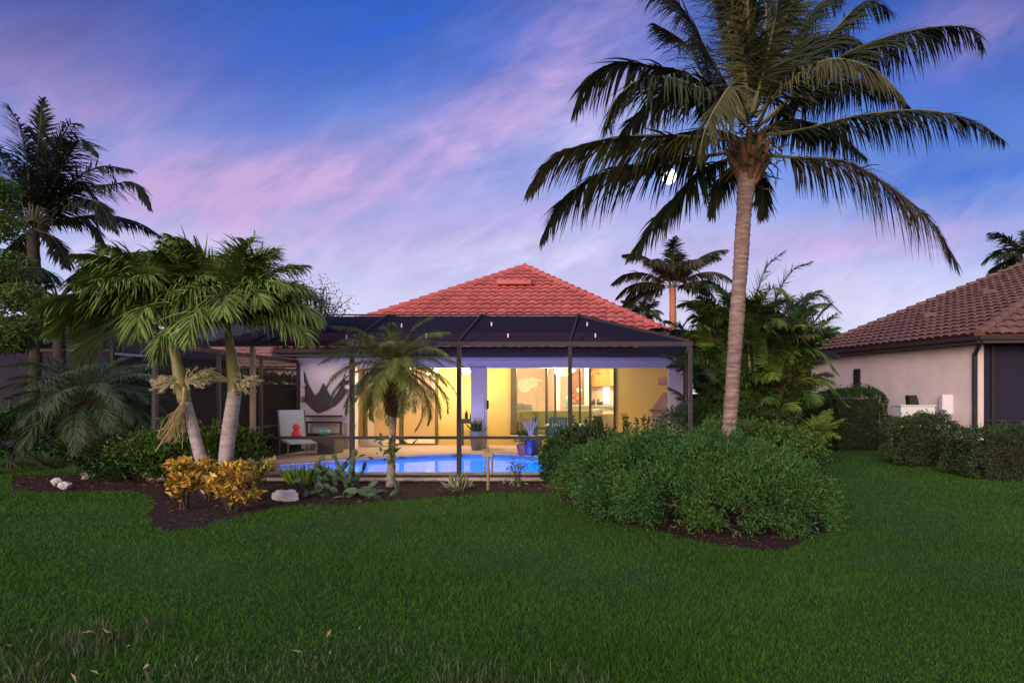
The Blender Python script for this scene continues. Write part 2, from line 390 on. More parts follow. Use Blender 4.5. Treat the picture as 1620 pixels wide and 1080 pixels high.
M['roof_far'] = roof_mat('roof_far', (.50, .27, .22), (.34, .2, .18))

# ------------------------------------------------------------------ ground, patio, pool
HY = 18.9          # front of the lanai
FY = 12.35         # front screen wall of the pool cage
LX0, LX1 = -10.0, 1.57
def sheet(name, outer, holes, z, m, **kw):
    bm = bmesh.new(); ed = []
    for ring in [outer] + holes:
        vs = [bm.verts.new((x, y, z)) for x, y in ring]
        ed += [bm.edges.new((vs[i], vs[(i + 1) % len(vs)])) for i in range(len(vs))]
    bmesh.ops.triangle_fill(bm, use_beauty=True, use_dissolve=False, edges=ed)
    for f in bm.faces:
        if f.normal.z < 0: f.normal_flip()
    me = bpy.data.meshes.new(name); bm.to_mesh(me); bm.free(); me.materials.append(m)
    o = bpy.data.objects.new(name, me); COL.objects.link(o)
    if kw.get('parent'):
        o.parent = kw.pop('parent'); me.transform(Matrix.Translation(-o.parent.location))
    return props(o, **kw)
pc = [(-8.05, 14.3), (-7.2, 15.3), (-5.9, 16.5), (-4.6, 17.1), (-3.3, 16.95), (-2.2, 16.2), (-1.2, 15.7), (0, 15.4), (.5, 14.6), (.3, 13.6), (-.6, 13.12),
      (-2.5, 13.02), (-4.5, 13.02), (-6.3, 13.1), (-7.5, 13.45)]
pool = smooth_path([(x, y, 0) for x, y in pc + pc[:1]], 90)[:-1, :2]
cen = pool.mean(0)
def off(poly, d):
    p = np.asarray(poly); t = np.roll(p, -1, 0) - np.roll(p, 1, 0); t /= np.linalg.norm(t, axis=1)[:, None]
    n = np.stack([t[:, 1], -t[:, 0]], 1)
    if ((p + n - cen) ** 2).sum() < ((p - cen) ** 2).sum(): n = -n
    return p + n * d
pool_out = off(pool, .32)
tl = lambda a: [tuple(map(float, q)) for q in a]
sheet('lawn', [(-900, -60), (900, -60), (900, 1500), (-900, 1500)], [tl(off(pool, .15))], -.066, M['lawn'], kind='structure')
# patio deck: a slab with the pool cut out
DX0, DX1 = -9.45, 1.30
deck_o = [(DX0, FY - .08), (DX1, FY - .08), (DX1, HY - .002), (DX0, HY - .002)]
sheet('patio_deck', deck_o, [tl(off(pool, .30))], 0.0, M['deck'], kind='structure')
e = MB()
for a, b in zip(deck_o, deck_o[1:] + deck_o[:1]): e.add([(*a, -.2), (*b, -.2), (*b, 0), (*a, 0)], [(0, 1, 2, 3)])
e.build('patio_edge', M['coping'], kind='structure')
sp_ = thing('swimming_pool', (*cen, 0), 'curved swimming pool of glowing blue water set in the screened patio', 'swimming pool')
n_ = len(pool); ring = lambda p, z: [(x, y, z) for x, y in p]
b = MB(); b.add(ring(pool, -.08) + ring(pool, -1.25), [(i, (i + 1) % n_, n_ + (i + 1) % n_, n_ + i) for i in range(n_)]); b.add(ring(pool, -1.25), [tuple(range(n_))])
b.build('basin', M['plaster'], sp_, smooth=False)
b = MB(); q = off(pool, -.005); b.add(ring(q, .0) + ring(q, -.085), [(i, (i + 1) % n_, n_ + (i + 1) % n_, n_ + i) for i in range(n_)]); b.build('tile_band', M['tile_band'], sp_)
b = MB(); b.add(ring(pool, .022) + ring(pool_out, .022), [(i, (i + 1) % n_, n_ + (i + 1) % n_, n_ + i) for i in range(n_)])
b.add(ring(pool_out, .022) + ring(pool_out, -.05), [(i, (i + 1) % n_, n_ + (i + 1) % n_, n_ + i) for i in range(n_)])
b.add(ring(pool, .022) + ring(pool, -.02), [(i, (i + 1) % n_, n_ + (i + 1) % n_, n_ + i) for i in range(n_)]); b.build('coping', M['coping'], sp_)
wm = bpy.data.materials.new('pool_water'); wm.use_nodes = True; t = wm.node_tree; t.nodes.clear(); N = NT(t)
gl = N.n('ShaderNodeBsdfGlossy'); gl.inputs['Roughness'].default_value = .03; tr = N.n('ShaderNodeBsdfTransparent'); tr.inputs[0].default_value = (.62, .86, 1, 1)
fr = N.n('ShaderNodeFresnel'); fr.inputs[0].default_value = 1.20
bp = N.n('ShaderNodeBump'); bp.inputs['Strength'].default_value = .12; bp.inputs['Distance'].default_value = .02
tcx = N.n('ShaderNodeTexCoord'); t.links.new(N.noise(tcx.outputs['Object'], 3.5, 2, .5), bp.inputs['Height'])
t.links.new(bp.outputs[0], gl.inputs['Normal'])
mx = N.n('ShaderNodeMixShader'); oo = N.n('ShaderNodeOutputMaterial')
t.links.new(fr.outputs[0], mx.inputs[0]); t.links.new(tr.outputs[0], mx.inputs[1]); t.links.new(gl.outputs[0], mx.inputs[2]); t.links.new(mx.outputs[0], oo.inputs[0])
wp_ = off(pool, -.01); area = (wp_[:, 0] * np.roll(wp_[:, 1], -1) - np.roll(wp_[:, 0], -1) * wp_[:, 1]).sum()
b = MB(); b.add(ring(wp_ if area > 0 else wp_[::-1], -.07), [tuple(range(n_))]); b.build('water', wm, sp_)
def lamp(name, loc, col, energy, rad, parent):
    d = bpy.data.lights.new(name, 'POINT'); d.energy = energy; d.color = col; d.shadow_soft_size = rad
    o = bpy.data.objects.new(name, d); COL.objects.link(o); o.parent = parent
    r = parent
    while r.parent: r = r.parent
    o.location = Vector(loc) - r.location; return o
POOL_E = 300
for (x, y, col, en) in ((.0, 13.6, (.02, .46, 1.0), .8), (-1.4, 13.25, (.02, .46, 1.0), 1.0), (-2.9, 13.2, (.02, .46, 1.0), 1.0), (-4.4, 13.2, (.06, .34, 1.0), 1.0), (-5.8, 13.25, (.12, .30, 1.0), .8), (-7.0, 13.6, (.42, .22, 1.0), .6)):
    b = MB(); b.ball((x, y, -.75), .07, 10, sq=(1, .5, 1)); f = b.build('pool_light', emis('pool_lens', col, 4), sp_, smooth=True)
    d = bpy.data.lights.new('pool_lamp', 'SPOT'); d.energy = POOL_E * en; d.color = col; d.shadow_soft_size = .15; d.spot_size = R(120); d.spot_blend = .5
    o = bpy.data.objects.new('pool_lamp', d); COL.objects.link(o); o.parent = f; o.location = Vector((x, y + .2, -.75)) - sp_.location
    o.rotation_euler = Vector((-.25 if x < -6.5 else 0, 1, -.62)).to_track_quat('-Z', 'Y').to_euler()
    lamp('pool_spill_fill', (x, y + .9, -.9), (.90, .50, .98), 66, .25, f)  # added lamp: violet pool light spilling onto header, columns and wall
b = MB(); b.bar(P(717, 721, 16.98), P(730, 721, 16.98), .1, .06); b.build('skimmer', M['black'], sp_)

# ------------------------------------------------------------------ tiled roofs
def tile_face(name, pts, m, parent, pu=.30, pv=.37, amp=.055, lip=.062):
    """real barrel-tile relief on a planar 3-D polygon; pts[0]->pts[1] is the eave"""
    pts = np.array(pts, float); o0 = pts[0]; du = nz(pts[1] - pts[0]); nrm = None
    for k in range(2, len(pts)):
        nrm = np.cross(du, pts[k] - o0)
        if np.linalg.norm(nrm) > 1e-3: break
    nrm = nz(nrm); nrm = nrm if nrm[2] > 0 else -nrm
    dv = np.cross(nrm, du); dv = dv if (pts[-1] - o0) @ dv > 0 else -dv
    uv = np.stack([(pts - o0) @ du, (pts - o0) @ dv], 1)
    u0, u1, v1 = uv[:, 0].min(), uv[:, 0].max(), uv[:, 1].max(); st = pu / 8
    us = np.arange(u0, u1 + st, st); V = []; F = []; UV = []; MI = []; nv = 0
    prof = np.abs(np.sin(np.pi * us / pu)) ** .8 * amp
    for k in range(int(v1 / pv) + 1):
        a, b2 = k * pv, (k + 1) * pv + .03
        jit = rng.uniform(-.008, .008, len(us) // 8 + 2)[np.arange(len(us)) // 8]
        low = o0 + us[:, None] * du + a * dv + (prof + lip + jit)[:, None] * nrm
        rim = o0 + us[:, None] * du + a * dv + (prof + lip + jit - .022)[:, None] * nrm; cav = rim + .06 * dv
        lo0 = o0 + us[:, None] * du + a * dv + (prof * .3 - .01)[:, None] * nrm
        hi = o0 + us[:, None] * du + b2 * dv + prof[:, None] * nrm
        i = np.arange(len(us) - 1); uc = us[:-1] + st / 2
        ok = inside(uv, uc, np.full(len(uc), a + pv * .5)); i = i[ok]
        if not len(i): continue
        L = len(us); V += [lo0 + .06 * dv, cav, rim, low, hi]
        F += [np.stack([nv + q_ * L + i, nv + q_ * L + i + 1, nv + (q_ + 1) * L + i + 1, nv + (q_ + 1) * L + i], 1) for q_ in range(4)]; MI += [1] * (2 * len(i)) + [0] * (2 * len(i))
        cell = us[i] / pu
        for _ in range(4): UV.append(np.repeat(np.stack([cell, np.full(len(i), k + .5)], 1), 4, 0))
        nv += 5 * L
    V = np.concatenate(V); F = np.concatenate(F); UV = np.concatenate(UV)
    under = pts - nrm * .03; nF = len(F); V = np.vstack([V, under])
    fl = F.tolist() + [tuple(range(nv, nv + len(pts)))]
    r = parent
    while r.parent: r = r.parent
    me = bpy.data.meshes.new(name); me.from_pydata((V - np.array(r.location)).tolist(), [], fl); me.materials.append(m); me.materials.append(M['tile_mortar_shade']); me.polygons.foreach_set('material_index', MI + [0])
    ul = me.uv_layers.new(name='uv'); UV = np.vstack([UV, np.zeros((len(pts), 2))]); ul.data.foreach_set('uv', UV.ravel())
    me.update(); o = bpy.data.objects.new(name, me); COL.objects.link(o); o.parent = parent; return o
def hip_cap(a, b, m, parent, r=.12, step=.38):
    a, b = np.array(a, float), np.array(b, float); L = np.linalg.norm(b - a); t = (b - a) / L; mb = MB()
    for k in range(int(L / step) + 1):
        p = a + t * k * step; q = a + t * min(L, (k + 1) * step + .05); up = np.array((0, 0, .05))
        mb.tube([p + up, q + up * .3], [r, r * .78], 10)
    return mb.build('hip_cap', m, parent, smooth=False)

# ------------------------------------------------------------------ the house
house = thing('house', (-4.2, HY, 0), 'single storey stucco house with red barrel tile hip roof and lamplit lanai behind the pool', 'house')
EY, EZ = 18.2, 2.92; EX0, EX1 = -10.4, 2.11; AP = (-4.145, 24.45, 6.54); BK = (-4.145, 34.0, 6.54)
rf = tile_face('roof', [(EX0, EY, EZ), (EX1, EY, EZ), AP], M['roof_red'], house)
b = MB(); b.add([(EX0, EY, EZ), AP, BK, (EX0, 40, EZ)], [(0, 1, 2, 3)]); b.add([(EX1, EY, EZ), AP, BK, (EX1, 40, EZ)], [(0, 3, 2, 1)]); b.add([(EX0, 40, EZ), (EX1, 40, EZ), BK], [(0, 1, 2)])
b.build('rear_roof', M['roof_red'], house)
for a_, b_ in (((EX0, EY, EZ), AP), ((EX1, EY, EZ), AP), (AP, BK)): hip_cap(a_, b_, M['roof_red'], rf)
b = MB(); vx = np.array(P(815, 449, 22.6)); dd = np.array((0, .5, .29))       # low ridge vent on the front slope
b.box(vx[0] - .62, vx[0] + .62, vx[1] - .25, vx[1] + .45, vx[2] - .05, vx[2] + .10); b.build('roof_vent', M['roof_red'], rf, bevel=.03)
b = MB(); b.box(EX0, EX1, EY + .02, EY + .10, 2.72, EZ + .02); b.box(EX0, EX0 + .08, EY + .1, 40, 2.72, EZ); b.box(EX1 - .08, EX1, EY + .1, 40, 2.72, EZ); b.build('fascia', M['fascia'], house)
b = MB(); b.box(EX0 + .1, EX1 - .1, EY - .10, EY + .018, 2.80, 2.93); b.build('gutter', M['bronze'], house, bevel=.02)
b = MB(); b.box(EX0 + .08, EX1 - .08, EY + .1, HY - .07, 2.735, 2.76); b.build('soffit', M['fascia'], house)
b = MB(); b.box(LX0, -8.3, HY, HY + .25, 0, 2.73); b.build('wall', M['wall_white'], house)
b = MB(); b.box(LX0, LX0 + .2, HY + .25, 39.5, 0, 2.9); b.build('wall', M['wall_white'], house)
b = MB(); b.box(LX1 - .2, LX1, HY + .25, 39.5, 0, 2.9); b.build('wall', M['wall_white'], house)
b = MB(); b.box(-8.298, 1.06, HY + .02, HY + .28, 2.42, 2.73); b.build('header_beam', M['wall_trim'], house)
b = MB(); b.box(LX0 - .02, LX1 + .02, HY - .06, HY - .002, 2.60, 2.732); b.build('crown_trim', M['wall_trim'], house, bevel=.015)
b = MB(); b.box(-4.82, -4.42, HY - .003, HY + .30, 0, 2.45); b.box(-4.86, -4.38, HY - .03, HY + .33, 2.34, 2.418); b.build('column', M['wall_trim'], house)
b = MB(); b.box(1.08, LX1 + .003, HY - .003, HY + .25, 0, 2.598); b.build('column', M['wall_trim'], house)
b = MB(); b.box(-8.3, LX1 - .2, HY + .28, 20.29, 2.60, 2.7); b.build('lanai_ceiling', M['ceiling'], house)
b = MB(); b.box(LX0 + .2, LX1 - .2, HY + .0, 20.3, -.1, .004); b.build('lanai_floor', M['deck'], house)
BW = 20.3
b = MB()
AX0, AX1, BX0, BX1 = -8.63, -6.23, -3.90, -.53
b.box(-9.8, AX0, BW, BW + .2, 0, 2.75); b.box(AX1, BX0, BW, BW + .2, 0, 2.75); b.box(BX1, LX1 - .2, BW, BW + .2, 0, 2.75)
b.box(AX0, AX1, BW, BW + .2, 2.45, 2.75); b.box(BX0, BX1, BW, BW + .2, 2.56, 2.75); b.box(BX0, BX1, BW, BW + .2, 0, .33)
b.build('lanai_wall', M['wall_yellow'], house)
# rooms
b = MB(); b.box(-9.8, -5.75, 24, 24.1, 0, 2.8); b.box(-5.74, -5.64, BW + .2, 28, 0, 2.8); b.build('partition', M['wall_peach'], house)
b = MB(); b.box(-5.64, LX1 - .2, 27.5, 27.6, 0, 2.8); b.build('partition', M['wall_tan'], house)
b = MB(); b.box(-9.8, LX1 - .2, BW + .2, 28, 2.76, 2.86); b.build('ceiling', M['ceiling'], house)
b = MB(); b.box(-9.8, LX1 - .2, BW + .2, 28, -.06, .02); b.build('floor', M['cream'], house)
# sliding glass door in the peach room, window wall of the great room
fr_ = MB(); y0, y1 = BW - .05, BW + .12
for x in (AX0, (AX0 + AX1) / 2 - .04, AX1 - .09): fr_.box(x, x + .09, y0, y1, .05, 2.40)
fr_.box(AX0, AX1, y0 + .003, y1 - .003, 2.40, 2.45); fr_.box(AX0, AX1, y0 + .003, y1 - .003, 0, .05)
sd_ = fr_.build('sliding_door', M['frame_olive'], house)
b = MB(); b.box(AX0 + .09, AX1 - .09, BW + .03, BW + .036, .05, 2.4); b.build('pane', M['glass'], sd_)
fr_ = MB(); mull = [(BX0 + .02, .17, 'o'), (P(863, 600, BW)[0], .06, 'd'), (P(877, 600, BW)[0], .05, 'd'), (P(916, 600, BW)[0], .06, 'd'), (P(932, 600, BW)[0], .07, 'd'), (BX1 - .07, .07, 'd')]
for x, w, c_ in mull: fr_.box(x, x + w, y0 - (.02 if c_ == 'o' else 0), y1, .38, 2.50, 1 if c_ == 'o' else 0)
fr_.box(BX0, BX1, y0 + .003, y1 - .003, 2.50, 2.56); fr_.box(BX0, BX1, y0 + .003, y1 - .003, .33, .38)
wf = fr_.build('window', [M['frame_dark'], M['frame_olive']], house)
b = MB(); b.box(BX0 + .19, BX1 - .07, BW + .03, BW + .036, .38, 2.5); b.build('pane', M['glass'], wf)
b = MB(); b.box(BX0 - .03, BX1 + .03, BW - .12, BW - .052, .24, .33); b.build('sill', M['frame_white'], wf)
b = MB(); b.box(-4.40, -4.34, HY + .02, HY + .10, .004, 2.42); dj = b.build('door_jamb', M['frame_white'], house)
b = MB(); hp = P(771, 640, HY - .02); b.box(hp[0] - .025, hp[0] + .04, HY - .06, HY + .015, hp[2] - .13, hp[2] + .13); b.build('handle', M['black'], dj, bevel=.01)
b = MB(); sx = P(1048, 603, BW - .12); b.box(sx[0] - .13, sx[0] + .16, BW - .26, BW - .002, sx[2] - .11, sx[2] + .11)
b.build('wall_speaker', M['stucco_grill'], None, bevel=.015, label='small brown box speaker mounted high at the end of the yellow lanai wall', cat='speaker')

def globe_light(u, v, Y, r, en, label):
    p = P(u, v, Y); t_ = thing('ceiling_light', (p[0], p[1], p[2]), label, 'ceiling light', 'lit globe lights under the lanai ceiling')
    b = MB(); b.lathe((p[0], p[1], p[2]), [(.02, r * .7), (.09, r * 1.0), (.09, 2.602 - p[2])], 14); b.build('canopy', M['bronze_warm'], t_)
    b = MB(); b.ball(p, r, 14); b.build('globe', M['globe'], t_, smooth=True)
    lamp('bulb', (p[0], p[1] - r - .12, p[2] - .05), (1.0, .78, .42), en, .06, t_)
LAN = 120
globe_light(738, 586, 19.5, .13, LAN, 'bright globe ceiling light glowing just left of the middle lanai column')
globe_light(884, 587, 19.5, .13, LAN, 'bright globe ceiling light glowing in front of the wide living room window')
globe_light(690, 586, 19.6, .07, LAN * .5, 'small globe ceiling light glowing beside the olive sliding door frame')
globe_light(650, 585, 19.6, .07, LAN * .5, 'small globe ceiling light glowing through the fronds of the pygmy palm')
lamp_i = [(-3.2, 22.5), (-1.4, 22.8), (-2.2, 25.3), (-4.3, 25), (-.6, 26), (-7.4, 22.2)]
for k, (x, y) in enumerate(lamp_i):
    b = MB(); b.lathe((x, y, 2.735), [(.09, 0), (.09, .02)], 14); o = b.build('recessed_light', M['can'], house)
    lamp('bulb', (x, y, 2.62), (1.0, .80, .52), 170 if k < 5 else 230, .1, o)

# ------------------------------------------------------------------ inside the great room
def at(u, v, Y): return P(u, v, Y)
t_ = thing('sofa', (at(878, 665, 22)[0], 22, .02), 'olive green sofa standing with its back to the wide lanai window', 'sofa')
x0, x1 = at(820, 0, 21.6)[0], at(937, 0, 21.6)[0]
b = MB(); b.box(x0, x1, 21.5, 21.8, .12, 1.08); b.build('backrest', M['sofa'], t_, bevel=.05)
b = MB(); b.box(x0, x1, 21.81, 22.5, .12, .5); b.build('seat', M['sofa'], t_, bevel=.05)
for xx in (x0 - .2, x1 + .002): MB().box(xx, xx + .198, 21.5, 22.5, .12, .75).build('armrest', M['sofa'], t_, bevel=.05)
p = at(944, 652, 21.6); b = MB(); b.ball((p[0], 21.7, 1.02), .2, 14, sq=(1.1, .7, .65)); b.build('throw_pillow', M['cream'], None, smooth=True, label='plump white pillow lying on the end of the olive sofa back', cat='pillow')
t_ = thing('armchair', (at(955, 0, 21.7)[0], 21.7, .02), 'cream slipcovered armchair beside the olive sofa inside the window', 'armchair')
xc = at(956, 0, 21.4)[0]
MB().box(xc - .36, xc + .36, 21.0, 21.2, .1, .98).build('backrest', M['cream'], t_, bevel=.05)
MB().box(xc - .36, xc + .36, 21.21, 21.8, .1, .5).build('seat', M['cream'], t_, bevel=.05)
t_ = thing('kitchen_counter', (-2.0, 24.4, .02), 'pale raised kitchen counter crossing the lit living room behind the sofa', 'counter')
MB().box(at(895, 0, 24.2)[0], 1.3, 24.2, 24.5, .02, 1.16).build('cabinet_front', M['cream'], t_)
MB().box(at(893, 0, 24.2)[0], 1.34, 24.05, 24.75, 1.16, 1.22).build('countertop', M['counter'], t_, bevel=.01)
t_ = thing('kitchen_cabinet', (at(955, 0, 27.3)[0], 27.3, 1.95), 'honey orange wooden wall cabinets over the kitchen at the back', 'cabinet')
xa, xb = at(934, 0, 27.2)[0], at(976, 0, 27.2)[0]
MB().box(xa, xb, 27.15, 27.49, 1.98, 2.74).build('carcass', M['wood_orange'], t_)
for k in range(3):
    w = (xb - xa) / 3; MB().box(xa + k * w + .02, xa + (k + 1) * w - .02, 27.12, 27.148, 2.02, 2.7).build('door', M['wood_orange'], t_, bevel=.008)
MB().box(at(954, 0, 27.4)[0], at(965, 0, 27.4)[0], 27.44, 27.48, 1.23, 1.95).build('kitchen_window', M['tv_window'], None, label='narrow bright white window over the kitchen counter under the orange cabinets', cat='window')
t_ = thing('wardrobe', (at(912, 0, 26.9)[0], 26.9, .02), 'tall dark brown wooden cupboard left of the orange kitchen cabinets', 'cupboard')
xa, xb = at(903, 0, 26.8)[0], at(924, 0, 26.8)[0]
MB().box(xa, xb, 26.8, 27.4, .02, 2.68).build('carcass', M['wood_brown'], t_)
for k in range(2): MB().box(xa + k * (xb - xa) / 2 + .015, xa + (k + 1) * (xb - xa) / 2 - .015, 26.77, 26.798, .1, 2.64).build('door', M['wood_brown'], t_)
p = at(916.5, 617, 25.5); t_ = thing('pendant_clock', (p[0], 25.5, p[2]), 'round white clock on a thin stand above the coral flowers', 'clock')
b = MB(); b.lathe((0, 0, 0), [(.10, 0), (.10, .03)], 18); b.V = [v[:, [0, 2, 1]] * (1, -1, 1) + (p[0], 25.5, p[2]) for v in b.V]; b.build('dial', M['cream'], t_)
b = MB(); b.lathe((0, 0, 0), [(.115, .0), (.115, .025), (.10, .025)], 18); b.V = [v[:, [0, 2, 1]] * (1, 1, 1) + (p[0], 25.51, p[2]) for v in b.V]; b.build('rim', M['wood_brown'], t_)
MB().tube([(p[0], 25.55, 1.0), (p[0], 25.55, p[2] - .1)], .012, 6).build('stand', M['bronze'], t_)
# teal vase with coral flowers on the counter
p = at(899, 640, 24.3); t_ = thing('vase', (p[0], 24.3, 1.22), 'tall teal vase holding a spray of coral flowers on the kitchen counter', 'vase')
MB().lathe((p[0], 24.3, 1.221), [(.08, 0), (.13, .1), (.12, .22), (.06, .32), (.08, .36)], 16).build('body', M['teal'], t_, smooth=True)
b = MB(); tips = []
for k in range(14):
    e_ = np.array((p[0] + .05 + rng.uniform(0, .5), 24.3 + rng.uniform(-.15, .15), 1.5 + rng.uniform(-.12, .15))); tips.append(e_)
    b.tube(smooth_path([(p[0], 24.3, 1.5), (p[0] + .12, 24.3, 1.72), e_], 6), .008, 5)
b.build('stem', M['twig'], t_)
b = MB(); [b.ball(e_, .05, 8, jit=.2) for e_ in tips]; b.build('blossom', M['coral'], t_)
# oval shell relief on the tan wall, chairs at the back
p = at(835, 608, 27.4); b = MB()
th = np.linspace(0, 2 * np.pi, 28, endpoint=False); rr = .30 + .04 * np.sin(3 * th + 1) + .03 * np.sin(7 * th)
pl = [(p[0] + 1.75 * r_ * math.cos(a), p[2] + r_ * math.sin(a) + .12 * math.cos(a)) for a, r_ in zip(th, rr)]
b.prism(pl, 0, .06); b.V = [np.stack([v[:, 0], 27.49 - v[:, 2], v[:, 1]], 1) for v in b.V]; b.build('wall_relief', M['art_white'], None, label='white oval fish shaped relief hanging on the tan living room wall', cat='wall art', bevel=.02)
for u, hh in ((822, 1.28), (834, 1.24)):
    p = at(u, 640, 25.6); t_ = thing('dining_chair', (p[0], 25.6, .02), 'dark grey upholstered chair behind the olive sofa, ' + ('taller and nearer the window edge' if u == 822 else 'squarer one under the white fish relief'), 'chair')
    w = .22 if u == 834 else .17
    MB().box(p[0] - w, p[0] + w, 25.5, 25.58, .5, hh).build('backrest', M['grey_fabric'], t_, bevel=.03)
    MB().box(p[0] - w, p[0] + w, 25.581, 26.0, .42, .5).build('seat', M['grey_fabric'], t_, bevel=.03)
    for sx in (-1, 1):
        for yy in (25.53, 25.95): MB().box(p[0] + sx * (w - .03) - .02, p[0] + sx * (w - .03) + .02, yy, yy + .04, .02, .42).build('leg', M['frame_dark'], t_)
MB().box(at(878, 0, 26.5)[0], at(886, 0, 26.5)[0], 26.4, 26.6, .02, 2.75).build('interior_column', M['cream'], house)
MB().box(at(925, 0, 26.5)[0], at(931, 0, 26.5)[0], 26.4, 26.6, .02, 2.75).build('interior_column', M['cream'], house)
p = at(905, 586, 23.0); t_ = thing('ceiling_fan', (p[0], 23, p[2]), 'wooden ceiling fan with a lit bowl inside the wide window', 'ceiling fan')
MB().ball((p[0], 23, p[2]), .11, 12, sq=(1, 1, .6)).build('lamp_bowl', M['globe'], t_, smooth=True)
MB().lathe((p[0], 23, p[2] + .06), [(.1, 0), (.12, .05), (.04, .1), (.025, .16)], 12).build('motor', M['bronze'], t_)
for k in range(5):
    a = k * 1.257 + .3; MB().bar((p[0] + .12 * math.cos(a), 23 + .12 * math.sin(a), p[2] + .1), (p[0] + .62 * math.cos(a), 23 + .62 * math.sin(a), p[2] + .1), .13, .012).build('blade', M['wood_brown'], t_)
for u, h_ in ((937, .24), (940, .30)):
    p = at(u, 634, 24.3); MB().lathe((p[0], 24.3, 1.221), [(.035, 0), (.035, h_ * .6), (.012, h_ * .75), (.012, h_)], 10).build('bottle', M['black'], None, smooth=True, label='dark bottle standing on the pale kitchen counter, ' + ('shorter one of the pair' if h_ < .28 else 'taller one of the pair'), cat='bottle', group='bottles on the kitchen counter')
p = at(949, 636, 24.35); b = MB(); b.box(p[0] - .12, p[0] + .12, 24.25, 24.5, 1.222, 1.36); b.box(p[0] - .1, p[0] - .02, 24.28, 24.4, 1.36, 1.44); b.build('toaster', M['black'], None, bevel=.03, label='small black toaster on the counter before the bright kitchen window', cat='toaster')
p = at(946, 592, 24.6); t_ = thing('pendant_lamp', (p[0], 24.6, p[2]), 'small branched pendant lamp hanging before the orange cabinets', 'pendant lamp')
MB().tube([(p[0], 24.6, 2.75), (p[0], 24.6, p[2])], .01, 5).build('rod', M['bronze'], t_)
b = MB()
for k in range(4): b.tube([(p[0], 24.6, p[2]), (p[0] + .17 * math.cos(k * 1.57), 24.6 + .17 * math.sin(k * 1.57), p[2] + .05)], .01, 5)
b.build('arm', M['bronze'], t_)
b = MB(); [b.ball((p[0] + .17 * math.cos(k * 1.57), 24.6 + .17 * math.sin(k * 1.57), p[2] + .08), .03, 8) for k in range(4)]; b.build('shade', M['cream'], t_)

# ------------------------------------------------------------------ the pool cage
CX = [-9.32, -7.41, -5.47, -3.38, -1.21, 1.14]; CH = 2.60; RT = 3.37; RY = 14.2
cage = thing('pool_cage', (-4.1, FY, 0), 'bronze framed insect screen enclosure with a dark mesh roof round the pool', 'screen enclosure')
for k, x in enumerate(CX):
    MB().box(x - .038, x + .038, FY - .038, FY + .038, 0.002, CH - .045).build('post', M['post_lit_tan'] if k == 1 else M['bronze_warm'] if k in (0, 5) else M['bronze'], cage)
b = MB(); b.box(CX[0] - .05, CX[-1] + .05, FY - .05, FY + .05, CH - .045, CH + .045); b.build('header_rail', M['bronze_warm'], cage)
b = MB()
for a_, c_ in zip(CX[1:-1], CX[2:]): b.box(a_ + .047, c_ - .047, FY - .03, FY + .03, .745, .80)
b.build('chair_rail', M['bronze'], cage)
b = MB()
for a_, c_ in zip(CX[:-1], CX[1:]): b.box(a_ + .047, c_ - .047, FY - .03, FY + .03, .002, .05)
b.build('base_rail', M['bronze'], cage)
for a_, c_ in zip(CX[:-1], CX[1:]):
    MB().add([(a_ + .04, FY, .05), (c_ - .04, FY, .05), (c_ - .04, FY, CH - .06), (a_ + .04, FY, CH - .06)], [(0, 1, 2, 3)]).build('screen_panel', M['screen_front'], cage)
# roof: front slope, flat top, right-hand slope
RX = CX[4]; HF = EY - .12
b = MB()
b.add([(CX[0], FY, CH + .04), (CX[-1], FY, CH + .04), (RX, RY, RT), (CX[0], RY, RT)], [(0, 1, 2, 3)])
b.add([(CX[0], RY, RT), (RX, RY, RT), (RX, HF, RT), (CX[0], HF, RT)], [(0, 1, 2, 3)])
b.add([(CX[-1], FY, CH + .04), (1.5, HF, CH + .04), (RX, HF, RT), (RX, RY, RT)], [(0, 1, 2, 3)])
b.build('roof_screen', M['screen_roof'], cage)
for x in CX[:-1]:
    MB().bar((x, FY, CH + .05), (x, RY, RT + .03), .035, .06).build('rafter', M['bronze_warm'], cage)
    MB().bar((x, RY, RT + .03), (x, HF, RT + .03), .05, .07).build('rafter', M['bronze_warm'], cage)
MB().bar((CX[-1], FY, CH + .05), (RX, RY, RT + .03), .035, .06).build('rafter', M['bronze_warm'], cage)
MB().bar((CX[0], RY, RT + .035), (RX, RY, RT + .035), .03, .03).build('purlin', M['bronze'], cage)
MB().bar((RX, RY + .05, RT + .036), (RX, HF, RT + .036), .05, .05).build('purlin', M['bronze'], cage)
# knee braces between posts and the slope, and the little roof clips that catch the light
for x in CX[1:5]:
    MB().bar((x + .03, FY + .05, CH - .02), (x + .42, FY + 1.0, CH + .36), .035, .035).build('brace', M['bronze_warm'], cage)
b = MB()
for u, v, Y in ((549, 538, 12.5), (636, 517, 13.3), (675, 537, 12.6), (778, 516, 13.4), (804, 538, 12.6), (929, 514, 13.4), (942, 537, 12.6)):
    z = CH + .04 + (Y - FY) / (RY - FY) * (RT - CH - .04); x = (u - VPX) / FPX * Y; b.box(x - .012, x + .012, Y - .03, Y + .0, z + .01, z + .09)
b.build('roof_clip', M['frame_white'], cage)
